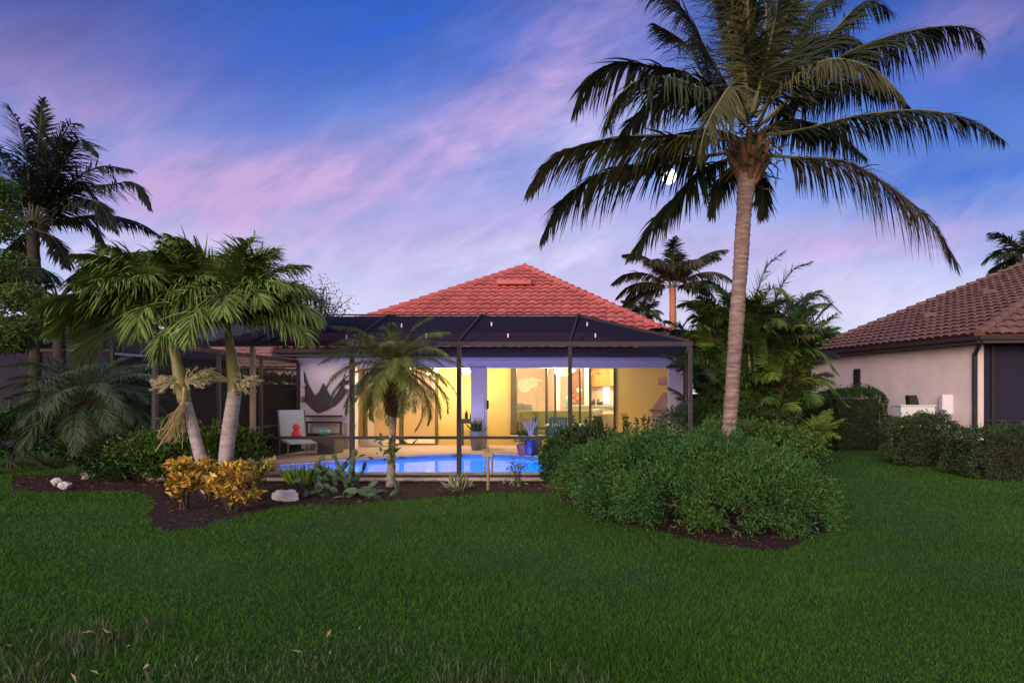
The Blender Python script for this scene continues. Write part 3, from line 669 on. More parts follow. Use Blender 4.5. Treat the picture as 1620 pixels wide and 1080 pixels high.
# side walls
def side(x0, x1, ys, panels='screen_side'):
    f = lambda y: x0 + (x1 - x0) * (y - FY) / (HY - FY)
    for y in ys: MB().box(f(y) - .035, f(y) + .035, y - .03, y + .03, .002, CH - .04).build('side_post', M['bronze_warm'], cage)
    MB().bar((x0, FY + .06, CH), (x1, HY - .08, CH), .06, .1).build('side_rail', M['bronze'], cage)
    MB().bar((x0, FY + .06, .77), (x1, HY - .08, .77), .04, .05).build('side_rail', M['bronze_warm'], cage)
    MB().add([(x0, FY + .05, 0), (x1, HY - .01, 0), (x1, HY - .01, CH), (x0, FY + .05, CH)], [(0, 1, 2, 3)]).build('side_screen', M[panels], cage)
side(CX[0], LX0 + .03, [14.6, 16.6, HY - .05])
side(CX[-1], LX1 - .05, [14.4, 16.6])

# ------------------------------------------------------------------ things on the patio
def prim(name, parent, m, fn, **kw):
    b = MB(); fn(b); return b.build(name, m, parent, **kw)
# chaise longue
ct = np.array((-9.0, 17.2, 0)); t_ = thing('chaise_longue', ct, 'pale grey sling chaise longue with raised back standing at the far end of the patio', 'lounge chair')
bp_ = P(464, 697, 17.35); fx = P(480, 0, 16.35)
A0 = np.array((bp_[0], 17.35, .40)); A1 = np.array((fx[0], 16.35, .36)); dr = nz(A1 - A0); sd_v = nz(np.cross(dr, (0, 0, 1)))
def slab(b, a, c_, w, th):
    a, c_ = np.array(a), np.array(c_); d = nz(c_ - a); s = nz(np.cross(d, (0, 0, 1.))); u_ = np.cross(s, d)
    b.add([q + s * i * w / 2 + u_ * j * th / 2 for q in (a, c_) for j in (-1, 1) for i in (-1, 1)], [(0, 2, 3, 1), (4, 5, 7, 6), (0, 1, 5, 4), (2, 6, 7, 3), (0, 4, 6, 2), (1, 3, 7, 5)])
prim('seat', t_, M['sling'], lambda b: slab(b, A0, A1, .62, .05), bevel=.015)
BT = A0 - dr * .30 + np.array((0, 0, .78)); prim('backrest', t_, M['sling'], lambda b: slab(b, A0 - dr * .03 + (0, 0, .03), BT, .62, .04), bevel=.015)
prim('frame', t_, M['grey_metal'], lambda b: [b.bar(A0 + sd_v * i * .33 - (0, 0, .02), A1 + sd_v * i * .33 - (0, 0, .02), .03, .05) for i in (-1, 1)] + [b.bar(A0 + sd_v * i * .33 - dr * .03, BT + sd_v * i * .33, .03, .03) for i in (-1, 1)])
for q in (A0 - dr * .02, A1 - dr * .12):
    for i in (-1, 1): prim('leg', t_, M['grey_metal'], lambda b: b.bar(q + sd_v * i * .33 - (0, 0, .045), np.array((q[0] + sd_v[0] * i * .33, q[1] + sd_v[1] * i * .33, .002)), .03, .03))
pr = A0 + dr * .40 + (0, 0, .03)
t_ = thing('ornament', pr, 'glossy red double ball ornament standing on the chaise seat', 'ornament')
prim('body', t_, M['red'], lambda b: (b.ball(pr + (0, 0, .125), .125, 16, sq=(1, 1, .95)), b.ball(pr + (0, 0, .32), .095, 16), b.tube([pr + (0, 0, .16), pr + (0, 0, .3)], .06, 10)), smooth=True)
t_ = thing('storage_box', P(516, 716, 17.3) * (1, 1, 0), 'dark grey wicker storage box next to the chaise longue', 'storage box')
p = P(517, 716, 17.3)
prim('body', t_, M['wicker'], lambda b: b.box(p[0] - .26, p[0] + .26, 17.2, 17.75, .004, .44), bevel=.015)
prim('lid', t_, M['wicker'], lambda b: b.box(p[0] - .28, p[0] + .28, 17.18, 17.77, .442, .49), bevel=.015)
prim('bowl', None, M['teal'], lambda b: b.lathe((p[0] - .12, 17.4, .492), [(.06, 0), (.14, .07), (.16, .16), (.14, .16), (.05, .03)], 18), smooth=True, label='teal ceramic bowl resting on the grey wicker storage box', cat='bowl')
p = P(505, 663, 18.55); t_ = thing('bench', (p[0], 18.55, 0), 'dark slim railed bench standing below the fishing net on the white wall', 'bench')
for zz in (.98, .80, .45): prim('rail' if zz > .5 else 'seat', t_, M['frame_dark'], lambda b: b.box(p[0] - .48, p[0] + .6, 18.68 if zz > .5 else 18.3, 18.74, zz - .03, zz + .03))
for sx in (-.45, .56):
    prim('leg', t_, M['frame_dark'], lambda b: b.box(p[0] + sx - .025, p[0] + sx + .025, 18.69, 18.73, .004, .77)); prim('leg', t_, M['frame_dark'], lambda b: b.box(p[0] + sx - .025, p[0] + sx + .025, 18.32, 18.36, .004, .42))
# fishing net with floats on the white wall
t_ = thing('fishing_net', P(512, 620, HY - .03), 'dark fishing net draped in a double peak on the white wall', 'wall decor')
npx = [(480.8, 588), (487, 608), (498, 627), (505, 620), (511.7, 606), (519, 621), (526, 632), (536, 618), (545, 592), (552, 600), (549, 617), (541, 630), (530, 641), (516, 648), (502.5, 653), (492, 645), (485, 637), (483, 622)]
b = MB(); b.prism([tuple(P(u, v, HY - .03)[[0, 2]]) for u, v in npx], 0, .022)
b.V = [np.stack([v[:, 0], HY - .012 - v[:, 2], v[:, 1]], 1) for v in b.V]; b.build('mesh', M['net'], t_)
b = MB()
for a_, c_ in zip(npx, npx[1:] + npx[:1]): b.tube([P(*a_, HY - .03), P(*c_, HY - .03)], .012, 6)
b.build('rope', M['net_rope'], t_)
for u, v in ((480, 609), (479, 624), (548, 598), (549, 612), (478, 632)):
    prim('float', t_, M['float_white'] if v != 632 else M['terracotta'], lambda b: b.ball(P(u, v, HY - .10), .075, 12), smooth=True)
# console table with bottles in front of the yellow wall
p = P(742, 0, 19.9); t_ = thing('console_table', (p[0], 19.9, 0), 'small dark console table against the yellow wall beside the column', 'table')
prim('top', t_, M['frame_dark'], lambda b: b.box(p[0] - .28, p[0] + .28, 19.7, 20.1, .72, .86), bevel=.01)
for sx in (-.24, .24):
    for yy in (19.73, 20.04): prim('leg', t_, M['frame_dark'], lambda b: b.box(p[0] + sx - .025, p[0] + sx + .025, yy, yy + .04, .004, .72))
for dx_, h_ in ((-.08, .28), (.08, .22)):
    MB().lathe((p[0] + dx_, 19.88, .862), [(.045, 0), (.045, h_ * .6), (.015, h_ * .8), (.015, h_)], 10).build('bottle', M['black'], None, smooth=True, label='dark bottle on the console table by the yellow wall, ' + ('the taller of two' if h_ > .25 else 'the shorter of two'), cat='bottle', group='bottles on the console table')
def pot(u, v, Y, r, h, m, label, flare=1.25):
    p = P(u, v, Y); t_ = thing('plant_pot', (p[0], Y, .004), label, 'plant pot')
    prim('pot', t_, m, lambda b: b.lathe((p[0], Y, .004), [(r * .72, 0), (r * .95, h * .5), (r * flare * .9, h * .93), (r * flare * .97, h * .93), (r * flare * .97, h), (r * flare * .82, h), (r * flare * .75, h * .9)], 24), smooth=False)
    prim('soil', t_, M['soil'], lambda b: b.lathe((p[0], Y, h * .88), [(.01, 0), (r * flare * .76, 0.01)], 20)); return t_, p
def leaves(mb, pos, dr_, ln, wd, m=0, fold=.25, nref=None):
    n = len(pos); d = nz(dr_); rf_ = nz(rng.normal(size=(n, 3)) + np.array((0, 0, 1.2))) if nref is None else nref
    s_ = nz(np.cross(d, rf_)); u_ = np.cross(s_, d); ln = np.broadcast_to(ln, (n,))[:, None]; wd = np.broadcast_to(wd, (n,))[:, None]
    v = np.stack([pos, pos + d * ln * .45 - s_ * wd / 2 + u_ * wd * fold, pos + d * ln - u_ * ln * .12, pos + d * ln * .45 + s_ * wd / 2 + u_ * wd * fold], 1).reshape(-1, 3)
    i = np.arange(n)[:, None] * 4; mb.add(v, np.concatenate([i + [[0, 1, 2]], i + [[0, 2, 3]]]), m)
t_, p = pot(829, 720, 16.8, .185, .30, M['pot_red'], 'squat dark red pot with an upright plant on the pool deck')
b = MB(); n = 60; a = rng.uniform(0, 6.28, n); pp = np.stack([p[0] + rng.normal(0, .09, n), 16.8 + rng.normal(0, .09, n), rng.uniform(.32, .62, n)], 1); leaves(b, pp, np.stack([np.cos(a), np.sin(a), rng.uniform(.2, 1.2, n)], 1), .16, .07)
b.tube([(p[0] - .05, 16.8, .3), (p[0] - .08, 16.8, 1.1)], .01, 5); b.build('plant', M['leaf_dark'], t_)
t_, p = pot(839, 720, 16.7, .145, .42, M['pot_blue'], 'tall cobalt blue pot holding white branching coral on the pool deck', 1.1)
b = MB()
for k in range(9):
    a = k * .7; e_ = np.array((p[0] + .28 * math.cos(a), 16.7 + .2 * math.sin(a), .98 + .1 * math.sin(k * 3))); mid = np.array((p[0] + .09 * math.cos(a), 16.7 + .06 * math.sin(a), .72))
    b.tube(smooth_path([(p[0], 16.7, .4), mid, e_], 7), np.linspace(.02, .008, 7), 6); b.tube([mid, mid + (.05 * math.cos(a + 1), .05 * math.sin(a + 1), .2)], .01, 5)
b.build('coral_branch', M['coral_white'], t_)
pot(847.5, 717, 17.3, .17, .42, M['pot_grey'], 'slim grey pot standing just behind the cobalt blue pot')
t_, p = pot(754, 711, 18.55, .19, .55, M['pot_grey'], 'large grey planter with a spiky plant at the foot of the lanai column', 1.1)
b = MB(); n = 46; a = rng.uniform(0, 6.28, n); leaves(b, np.tile([[p[0], 18.55, .5]], (n, 1)) + rng.normal(0, .06, (n, 3)) * (1, 1, .2), np.stack([np.cos(a) * .5, np.sin(a) * .5, rng.uniform(.6, 1.4, n)], 1), rng.uniform(.25, .5, n), .05); b.build('plant', M['leaf_dark'], t_)
# green slatted dining chairs and a table
def patio_chair(x, y, rz, label):
    t_ = thing('patio_chair', (x, y, 0), label, 'chair', 'green slatted patio chairs'); c_, s = math.cos(rz), math.sin(rz)
    Q = lambda a, b_, z: np.array((x + a * c_ - b_ * s, y + a * s + b_ * c_, z))
    for k in range(7): prim('slat', t_, M['green_paint'], lambda b: b.bar(Q(-.19 + k * .063, -.24, .5), Q(-.19 + k * .063, -.30, .95), .045, .015, up=Q(0, 1, 0) - Q(0, 0, 0)))
    prim('top_rail', t_, M['green_paint'], lambda b: b.bar(Q(-.24, -.30, .97), Q(.24, -.30, .97), .04, .06)); prim('seat', t_, M['green_paint'], lambda b: [b.bar(Q(-.24, -.2 + k * .08, .45), Q(.24, -.2 + k * .08, .45), .065, .02) for k in range(6)])
    for a in (-.23, .23):
        prim('leg', t_, M['green_paint'], lambda b: b.bar(Q(a, -.24, .004), Q(a, -.30, .95), .035, .035)); prim('leg', t_, M['green_paint'], lambda b: b.bar(Q(a, .2, .004), Q(a, .2, .64), .035, .035)); prim('armrest', t_, M['green_paint'], lambda b: b.bar(Q(a, -.26, .65), Q(a, .24, .65), .05, .025))
cxp = lambda u, Y: (u - VPX) / FPX * Y
patio_chair(cxp(885, 17.7), 17.7, 0, 'green slatted patio chair seen square from behind at the dining table')
patio_chair(cxp(861, 18.1), 18.25, R(-75), 'green slatted patio chair turned sideways at the window end of the table')
patio_chair(cxp(930, 18.2), 18.2, R(70), 'green slatted patio chair facing the table from the barbecue side')
x, y = cxp(904, 18.3), 18.3; t_ = thing('dining_table', (x, y, 0), 'pale topped patio dining table among the green slatted chairs', 'table')
prim('top', t_, M['cream'], lambda b: b.box(x - .75, x + .5, y - .35, y + .45, .72, .76), bevel=.01)
for a, c_ in ((-.65, -.28), (.42, -.28), (-.65, .38), (.42, .38)): prim('leg', t_, M['green_paint'], lambda b: b.box(x + a - .03, x + a + .03, y + c_ - .03, y + c_ + .03, .004, .72))
prim('lamp_base', None, M['cream'], lambda b: b.lathe((cxp(889, 18.3), 18.2, .762), [(.09, 0), (.11, .03), (.05, .09), (.03, .16), (.05, .19)], 14), label='small cream urn shaped ornament on the patio table', cat='ornament', smooth=True)
# stucco barbecue with a sloped hood by the last column
x, y = cxp(1052, 19.4), 19.4; t_ = thing('barbecue', (x, y, 0), 'pink stucco barbecue with a sloping hood by the end column of the lanai', 'barbecue')
prim('base', t_, M['stucco_grill'], lambda b: b.box(x - .42, x + .42, y - .35, y + .45, .004, 1.10), bevel=.02)
prim('ledge', t_, M['terracotta'], lambda b: b.box(x - .48, x + .46, y - .42, y + .46, 1.102, 1.17), bevel=.015)
prim('hood', t_, M['stucco_grill'], lambda b: b.add([(x - .42, y - .3, 1.172), (x + .42, y - .3, 1.172), (x + .42, y + .4, 1.172), (x - .42, y + .4, 1.172), (x - .05, y - .1, 1.68), (x + .42, y - .1, 1.68), (x + .42, y + .3, 1.68), (x - .05, y + .3, 1.68)], [(0, 3, 2, 1), (4, 5, 6, 7), (0, 1, 5, 4), (1, 2, 6, 5), (2, 3, 7, 6), (3, 0, 4, 7)]))
prim('ladder_stub', None, M['frame_white'], lambda b: b.box(cxp(572, 19.7), cxp(612, 19.7), 19.5, 19.9, .004, .30), bevel=.06, label='low white cushion lying on the lanai floor behind the pygmy palm', cat='cushion').name = 'floor_cushion'

# ------------------------------------------------------------------ neighbours
nb = thing('house', (12, 24, 0), 'pink stucco house with mauve tiled roof beyond the clipped hedges', 'house')
NN = np.array((9.23, 16.85, 3.2)); NF = np.array((6.48, 24.2, 3.2)); HN = np.array((15.06, 20.5, 6.25)); HFp = np.array((14.1, 23.2, 6.26)); NR = NN + np.array((9, -.9, 0))
rf = tile_face('roof', [NN, NF, HFp, HN], M['roof_mauve'], nb, pu=.30, pv=.36); tile_face('roof', [NN, NR, (NR[0], 20.5, 6.25), HN], M['roof_mauve'], nb, pv=.36)
hip_cap(NN, HN, M['roof_mauve'], rf, r=.13); hip_cap(NF, HFp, M['roof_mauve'], rf, r=.13); hip_cap(HFp, HN + (0, 0, .02), M['roof_mauve'], rf)
MB().add([NF, HFp, (20, 24, 6.26), (20, 33, 3.2), (9, 33, 3.2)], [(0, 1, 2, 3, 4)]).build('rear_roof', M['roof_mauve'], nb)
for t__ in (.42, .72):
    q = NF + (NN - NF) * .35 + (HFp - NF) * t__ * .8; prim('roof_vent', rf, M['roof_mauve'], lambda b: b.box(q[0] - .3, q[0] + .3, q[1] - .3, q[1] + .3, q[2] - .1, q[2] + .13), bevel=.04)
a_ = nz(NF - NN); b_in = np.array((.937, .35, 0))
def along(base, d, s): return base + d * s
WN = NN + b_in * .45 + a_ * .45; WN[2] = 0; WF = NF + b_in * .45; WF[2] = 0
b = MB(); v0, v1 = WN, WF + a_ * .0
b.add([(*v0[:2], -.1), (*v1[:2], -.1), (*v1[:2], 3.0), (*v0[:2], 3.0)], [(0, 1, 2, 3)]); bk = v1 + np.array((8, 3, 0)); b.add([(*v1[:2], -.1), (*bk[:2], -.1), (*bk[:2], 3.0), (*v1[:2], 3.0)], [(0, 1, 2, 3)])
b.build('wall', M['wall_pink'], nb)
off_ = lambda q, d, z: np.array((q[0] + d[0], q[1] + d[1], z))
prim('fascia', nb, M['fascia'], lambda b: (b.bar(off_(NN, b_in * .06, 3.09), off_(NF, b_in * .06, 3.09), .10, .20), b.bar(off_(NN, b_in * .06 + np.array((.05, 0, 0)), 3.09), off_(NR, b_in * .05, 3.09), .10, .20)))
prim('gutter', nb, M['bronze'], lambda b: (b.bar(off_(NN, -b_in * .04, 3.13), off_(NF, -b_in * .04, 3.13), .1, .11), b.bar(off_(NN, np.array((0, -.04, 0)), 3.131), off_(NR, np.array((0, -.04, 0)), 3.131), .1, .11)))
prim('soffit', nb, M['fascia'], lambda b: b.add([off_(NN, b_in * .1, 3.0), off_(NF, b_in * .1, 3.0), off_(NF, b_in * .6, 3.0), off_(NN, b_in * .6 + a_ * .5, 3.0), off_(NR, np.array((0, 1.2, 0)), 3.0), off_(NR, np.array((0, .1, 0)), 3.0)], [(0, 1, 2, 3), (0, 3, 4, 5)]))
def on_wall(u, v):
    k = (u - VPX) / FPX; d = WF - WN; s = (k * WN[1] - WN[0]) / (d[0] - k * d[1]); q = WN + d * s; return np.array((q[0], q[1], CAMZ - (v - HZ) / FPX * q[1]))
w0, w1 = on_wall(1352.5, 622), on_wall(1361.5, 583); nrm_ = -b_in
b = MB(); b.bar((w0[0] + nrm_[0] * .02, w0[1] + nrm_[1] * .02, (w0[2] + w1[2]) / 2), (w1[0] + nrm_[0] * .02, w1[1] + nrm_[1] * .02, (w0[2] + w1[2]) / 2), .06, abs(w1[2] - w0[2])); wf = b.build('window', M['frame_dark'], nb)
b = MB(); b.bar((w0[0] + nrm_[0] * .05, w0[1] + nrm_[1] * .05, (w0[2] + w1[2]) / 2), (w1[0] + nrm_[0] * .05, w1[1] + nrm_[1] * .05, (w0[2] + w1[2]) / 2), .04, abs(w1[2] - w0[2]) - .1); b.build('pane', M['black'], wf)
dn = WN + nrm_ * .06
prim('downspout', nb, M['bronze'], lambda b: (b.box(dn[0] - .05, dn[0] + .05, dn[1] - .03, dn[1] + .05, -.05, 2.75), b.bar((dn[0], dn[1], 2.72), (NN[0] + .1, NN[1] + .05, 3.03), .08, .08)))
# its screened lanai round the corner
sc0 = WN + np.array((.06, 0, 0)); sc1 = sc0 + np.array((8, -.8, 0))
prim('corner_pilaster', nb, M['wall_pink'], lambda b: b.box(sc0[0] - .04, sc0[0] + .12, sc0[1] - .04, sc0[1] + .1, -.05, 2.99))
prim('lanai_screen', nb, M['screen_far'], lambda b: b.add([(sc0[0] + .1, sc0[1], 0), (*sc1[:2], 0), (*sc1[:2], 3), (sc0[0] + .1, sc0[1], 3)], [(0, 1, 2, 3)]))
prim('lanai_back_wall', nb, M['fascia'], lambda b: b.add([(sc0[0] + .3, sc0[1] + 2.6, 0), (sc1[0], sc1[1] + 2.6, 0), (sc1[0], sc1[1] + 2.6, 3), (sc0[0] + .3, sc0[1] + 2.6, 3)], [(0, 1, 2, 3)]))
for s in (.35, 1.25, 2.6):
    q = sc0 + nz(sc1 - sc0) * s; prim('screen_post', nb, M['bronze'], lambda b: b.box(q[0] - .04, q[0] + .04, q[1] - .07, q[1] - .005, -.05, 2.99))
q0, q1 = sc0 + (.15, -.04, .9), sc1 + (0, -.04, .9); prim('screen_rail', nb, M['bronze'], lambda b: b.bar(q0, q1, .05, .05))
# utility things along that wall
p = on_wall(1502, 645) + nrm_ * .12; t_ = thing('utility_cabinet', (p[0], p[1], p[2] - .5), 'pale pink electrical cabinet fixed to the neighbouring stucco wall', 'utility box')
prim('body', t_, M['wall_white'], lambda b: b.box(p[0] - .16, p[0] + .16, p[1] - .1, p[1] + .1, 1.05, 1.62), bevel=.015); prim('door', t_, M['wall_trim'], lambda b: b.box(p[0] - .13, p[0] + .13, p[1] - .115, p[1] - .102, 1.09, 1.58), bevel=.004)
prim('conduit', t_, M['wall_pink'], lambda b: b.tube([(p[0], p[1], -.05), (p[0], p[1], 1.05)], .03, 8))
p = np.array((cxp(1446, 17.3), 17.3, 0)); t_ = thing('air_conditioner', p, 'low white air conditioner unit between the hedges and the pink wall', 'air conditioner')
prim('casing', t_, M['appliance'], lambda b: b.box(p[0] - .5, p[0] + .42, 16.95, 17.6, -.05, 1.30), bevel=.03)
prim('grille', t_, M['grey_metal'], lambda b: [b.box(p[0] - .44, p[0] + .36, 16.925, 16.945, .1 + k * .09, .14 + k * .09) for k in range(10)])
prim('top_cover', t_, M['appliance'], lambda b: b.box(p[0] - .52, p[0] + .44, 16.93, 17.62, 1.302, 1.34), bevel=.01)
q = np.array((cxp(1445, 17.2), 17.2)); prim('speaker_box', None, M['black'], lambda b: b.add([(q[0] - .13, 17.1, 1.343), (q[0] + .15, 17.15, 1.343), (q[0] + .15, 17.4, 1.343), (q[0] - .13, 17.4, 1.343), (q[0] - .15, 17.1, 1.6), (q[0] + .08, 17.15, 1.6), (q[0] + .08, 17.4, 1.6), (q[0] - .15, 17.4, 1.6)], [(0, 3, 2, 1), (4, 5, 6, 7), (0, 1, 5, 4), (1, 2, 6, 5), (2, 3, 7, 6), (3, 0, 4, 7)]), label='black tilted box sitting on the white air conditioner', cat='box', bevel=.02)
g = G(1418, 716); prim('bollard', None, M['black'], lambda b: b.lathe((g[0], g[1], GZ - .01), [(.09, 0), (.09, 1.2), (.07, 1.24), (.02, 1.25)], 14), label='black round bollard between two clipped hedges', cat='bollard')

# far neighbour on the other side, its own mesh cage, and one more roof between the palms
nl = thing('house', (-26, 27, 0), 'distant house with pale pink tiled roof behind the dark mesh cage', 'house')
e0, e1, apx = (-37, 25, 3.3), (-20.5, 25, 3.3), (-28.5, 33, 6.1)
tile_face('roof', [e0, e1, apx], M['roof_far'], nl, pv=.45, pu=.4); MB().add([e1, (-20.5, 41, 3.3), (-28.5, 33.0, 6.1)], [(0, 1, 2)]).build('side_roof', M['roof_far'], nl)
MB().box(-36, -21.2, 25.6, 40, -.1, 3.25).build('wall', M['wall_pink'], nl); MB().box(-37, -20.5, 24.95, 25.05, 3.05, 3.28).build('fascia', M['fascia'], nl)
nc = thing('pool_cage', (-23, 19, 0), 'dark mesh pool cage of the next garden behind the teal pygmy palm', 'screen enclosure')
y0 = 19.0; x0, x1 = -34, -15.6
prim('roof_screen', nc, M['screen_far'], lambda b: (b.add([(x0, y0, 2.95), (x1, y0, 2.95), (x1 - 1.8, y0 + 2.2, 3.85), (x0, y0 + 2.2, 3.85)], [(0, 1, 2, 3)]), b.add([(x0, y0 + 2.2, 3.85), (x1 - 1.8, y0 + 2.2, 3.85), (x1 - 1.8, 25, 3.85), (x0, 25, 3.85)], [(0, 1, 2, 3)]), b.add([(x1, y0, 2.95), (x1, 25, 2.95), (x1 - 1.8, 25, 3.85), (x1 - 1.8, y0 + 2.2, 3.85)], [(0, 1, 2, 3)])))
prim('wall_screen', nc, M['screen_far'], lambda b: (b.add([(x0, y0, 0), (x1, y0, 0), (x1, y0, 2.95), (x0, y0, 2.95)], [(0, 1, 2, 3)]), b.add([(x1, y0, 0), (x1, 25, 0), (x1, 25, 2.95), (x1, y0, 2.95)], [(0, 1, 2, 3)])))
prim('header_rail', nc, M['bronze'], lambda b: b.box(x0, x1 + .05, y0 - .05, y0 + .05, 2.9, 3.0))
for k in range(9):
    xx = x1 - k * 2.3; prim('post', nc, M['bronze'], lambda b: b.box(xx - .05, xx + .05, y0 - .06, y0 - .004, -.05, 2.9)); prim('rafter', nc, M['bronze_warm'], lambda b: b.bar((xx, y0, 3.0), (xx - 1.8 * (k == 0), y0 + 2.2, 3.9), .05, .07))
nf = thing('house', (-19, 36, 0), 'far house with a pale hip roof showing just above the mesh cage', 'house')
tile_face('roof', [(-27, 32, 3), (-11.6, 32, 3), (-19.3, 39, 6.4)], M['roof_far'], nf, pv=.45, pu=.4); MB().add([(-11.6, 32, 3), (-11.6, 46, 3), (-19.3, 39, 6.4)], [(0, 1, 2)]).build('side_roof', M['roof_far'], nf)
MB().box(-26.4, -12.2, 32.6, 45, -.1, 2.98).build('wall', M['wall_pink'], nf)
MB().ball(P(1058, 279, 2400), 29, 24).build('moon', M['moon'], None, smooth=True, label='bright full moon shining through the drooping coconut fronds', cat='moon', kind='structure')

# ------------------------------------------------------------------ palms
def frond(mb, pts, L, n=60, w=.035, droop=.6, vee=.25, a0=65, a1=28, rr=.022, start=.14, seg=3, jit=.12, tipk=.35, bunch=0.0, rm=1, lm=0, wind=(0, 0, 0)):
    """feather leaf: a rachis tube with drooping leaflet ribbons on both sides"""
    path = smooth_path(pts, 26); mb.tube(path, np.linspace(rr, rr * .22, 26), 5, rm)
    s = np.linspace(start, 1, n); idx = s * 25; i0 = np.clip(idx.astype(int), 0, 24); fr_ = (idx - i0)[:, None]
    B = path[i0] * (1 - fr_) + path[i0 + 1] * fr_; T = nz(path[i0 + 1] - path[i0])
    hz_ = nz(np.array((path[-1][0] - path[0][0], path[-1][1] - path[0][1], 1e-6))); side_ref = np.cross(hz_, (0, 0, 1.))
    S = np.cross(T, np.tile([[0, 0, 1.]], (n, 1))); bad = np.linalg.norm(S, axis=1) < .25; S[bad] = side_ref
    S = np.where(((S @ side_ref) < 0)[:, None], -S, S); S = nz(S); U = np.cross(S, T)
    prof = np.sin(np.pi * np.clip((s - start) / (1 - start) * .80 + .17, 0, 1)) ** .7; prof = np.maximum(prof, tipk * .8)
    ang = np.radians(a0 + (a1 - a0) * ((s - start) / (1 - start)))
    ts = np.linspace(0, 1, seg + 1)
    for sg in (-1, 1):
        wv = np.interp(s, np.linspace(0, 1.01, 9), rng.normal(0, 1, 9)); wv2 = np.interp(s, np.linspace(0, 1.01, 14), rng.normal(0, 1, 14))
        a = ang + rng.normal(0, jit * .6, n) + .13 * wv2; vv = vee + rng.normal(0, jit * 1.1, n) + .20 * wv
        d = T * np.cos(a)[:, None] + (S * sg * np.cos(vv)[:, None] + U * np.sin(vv)[:, None]) * np.sin(a)[:, None]
        l = (L * prof * np.clip(1 + rng.normal(0, .13, n) - .55 * (rng.uniform(0, 1, n) < .05), .2, 1.4))[:, None]; dp = (droop * (1 - .5 * np.clip(T[:, 2], 0, 1)) * np.clip(1 + rng.normal(0, .25, n) + .25 * wv, .1, 2))[:, None]
        wd = nz(T - d * (T * d).sum(1)[:, None] + U * .3 * sg)
        rows = []; p = B.copy(); prev = 0
        for k, t_ in enumerate(ts):
            if k:
                g = nz(d + (np.array((0, 0, -1.)) * dp + np.array(wind)) * (t_ ** 1.0) * 1.6); p = p + g * l * (t_ - prev)
            prev = t_; ww = w * (1.0, .95, .7, .4, .2)[k] if k < seg else w * .06
            ww = ww if k else w * .5
            rows.append(p - wd * ww / 2); rows.append(p + wd * ww / 2)
        V = np.stack(rows, 1).reshape(-1, 3); q = np.arange(n)[:, None] * (2 * (seg + 1)); F = np.concatenate([q + [[2 * k, 2 * k + 1, 2 * k + 3, 2 * k + 2]] for k in range(seg)])
        mb.add(V, F, lm)
def arc(base, az, el, length, bend, n=7, power=1.5):
    """procedural rachis: starts at elevation el, bends down by bend degrees towards its tip; az measured from +X towards +Y"""
    p = np.array(base, float); out = [p]
    for k in range(n):
        s = (k + .5) / n; e_ = R(el - bend * s ** power); d = np.array((math.cos(az) * math.cos(e_), math.sin(az) * math.cos(e_), math.sin(e_)))
        p = p + d * length / n; out.append(p)
    return np.array(out)
def ringed_trunk(name, path, rad, parent, m, k=16, rings=.085, amp=.09, n=220):
    pth = smooth_path(path, n); L = np.concatenate([[0], np.cumsum(np.linalg.norm(np.diff(pth, axis=0), axis=1))])
    rd = np.interp(L / L[-1], np.linspace(0, 1, len(rad)), rad); rd = rd * (1 + amp * ((L / rings + .35 * np.sin(L * 3)) % 1 - .5) + .02 * np.sin(L * 5))
    b = MB(); b.tube(pth, rd, k); v = b.V[0].reshape(-1, k, 3)[:n]; ctr = v.mean(1, keepdims=True); ns = 1 + amp * .5 * np.random.default_rng(int(n + k)).normal(size=(len(v), k, 1)); b.V[0] = ((v - ctr) * ns + ctr).reshape(-1, 3); return b.build(name, m, parent, smooth=True)

# --- the tall coconut palm
HYp = 10.5
def hp(u, v, d=0): return P(u, v, HYp + d)
base = G(1150, 700); base = np.array((hp(1152, 700)[0], HYp, GZ - .05))
coco = thing('coconut_palm', base, 'tall coconut palm with a pinkish ringed trunk rising from the sprawling shrubs', 'palm tree')
ringed_trunk('trunk', [base, hp(1153, 700), hp(1158, 620), hp(1166, 500), hp(1173, 400), hp(1178, 320), hp(1184, 262)], [.155, .115, .118, .120, .125, .122, .128, .16], coco, M['trunk_coco'])
b = MB(); cr = hp(1188, 235)
for k in range(16):      # split fibrous leaf bases flaring out of the trunk top
    a = k * 2.4; z0 = hp(1182, 292)[2] + .02 * k; o_ = np.array((math.cos(a), math.sin(a), 0))
    q = np.array((hp(1183, 280)[0], HYp, z0)); b.tube([q + o_ * .10, q + o_ * .20 + (0, 0, .22), q + o_ * .36 + (0, 0, .42 + .03 * (k % 4))], [.05, .075, .035], 6)
b.build('leaf_base', M['boot'], coco)
b = MB(); n = 420; pp = cr + rng.normal(0, 1, (n, 3)) * (.22, .22, .20); leaves(b, pp, nz(rng.normal(size=(n, 3)) + (0, 0, -.2)), rng.uniform(.15, .4, n), .03); b.build('fibre_tangle', M['rachis_dark'], coco)
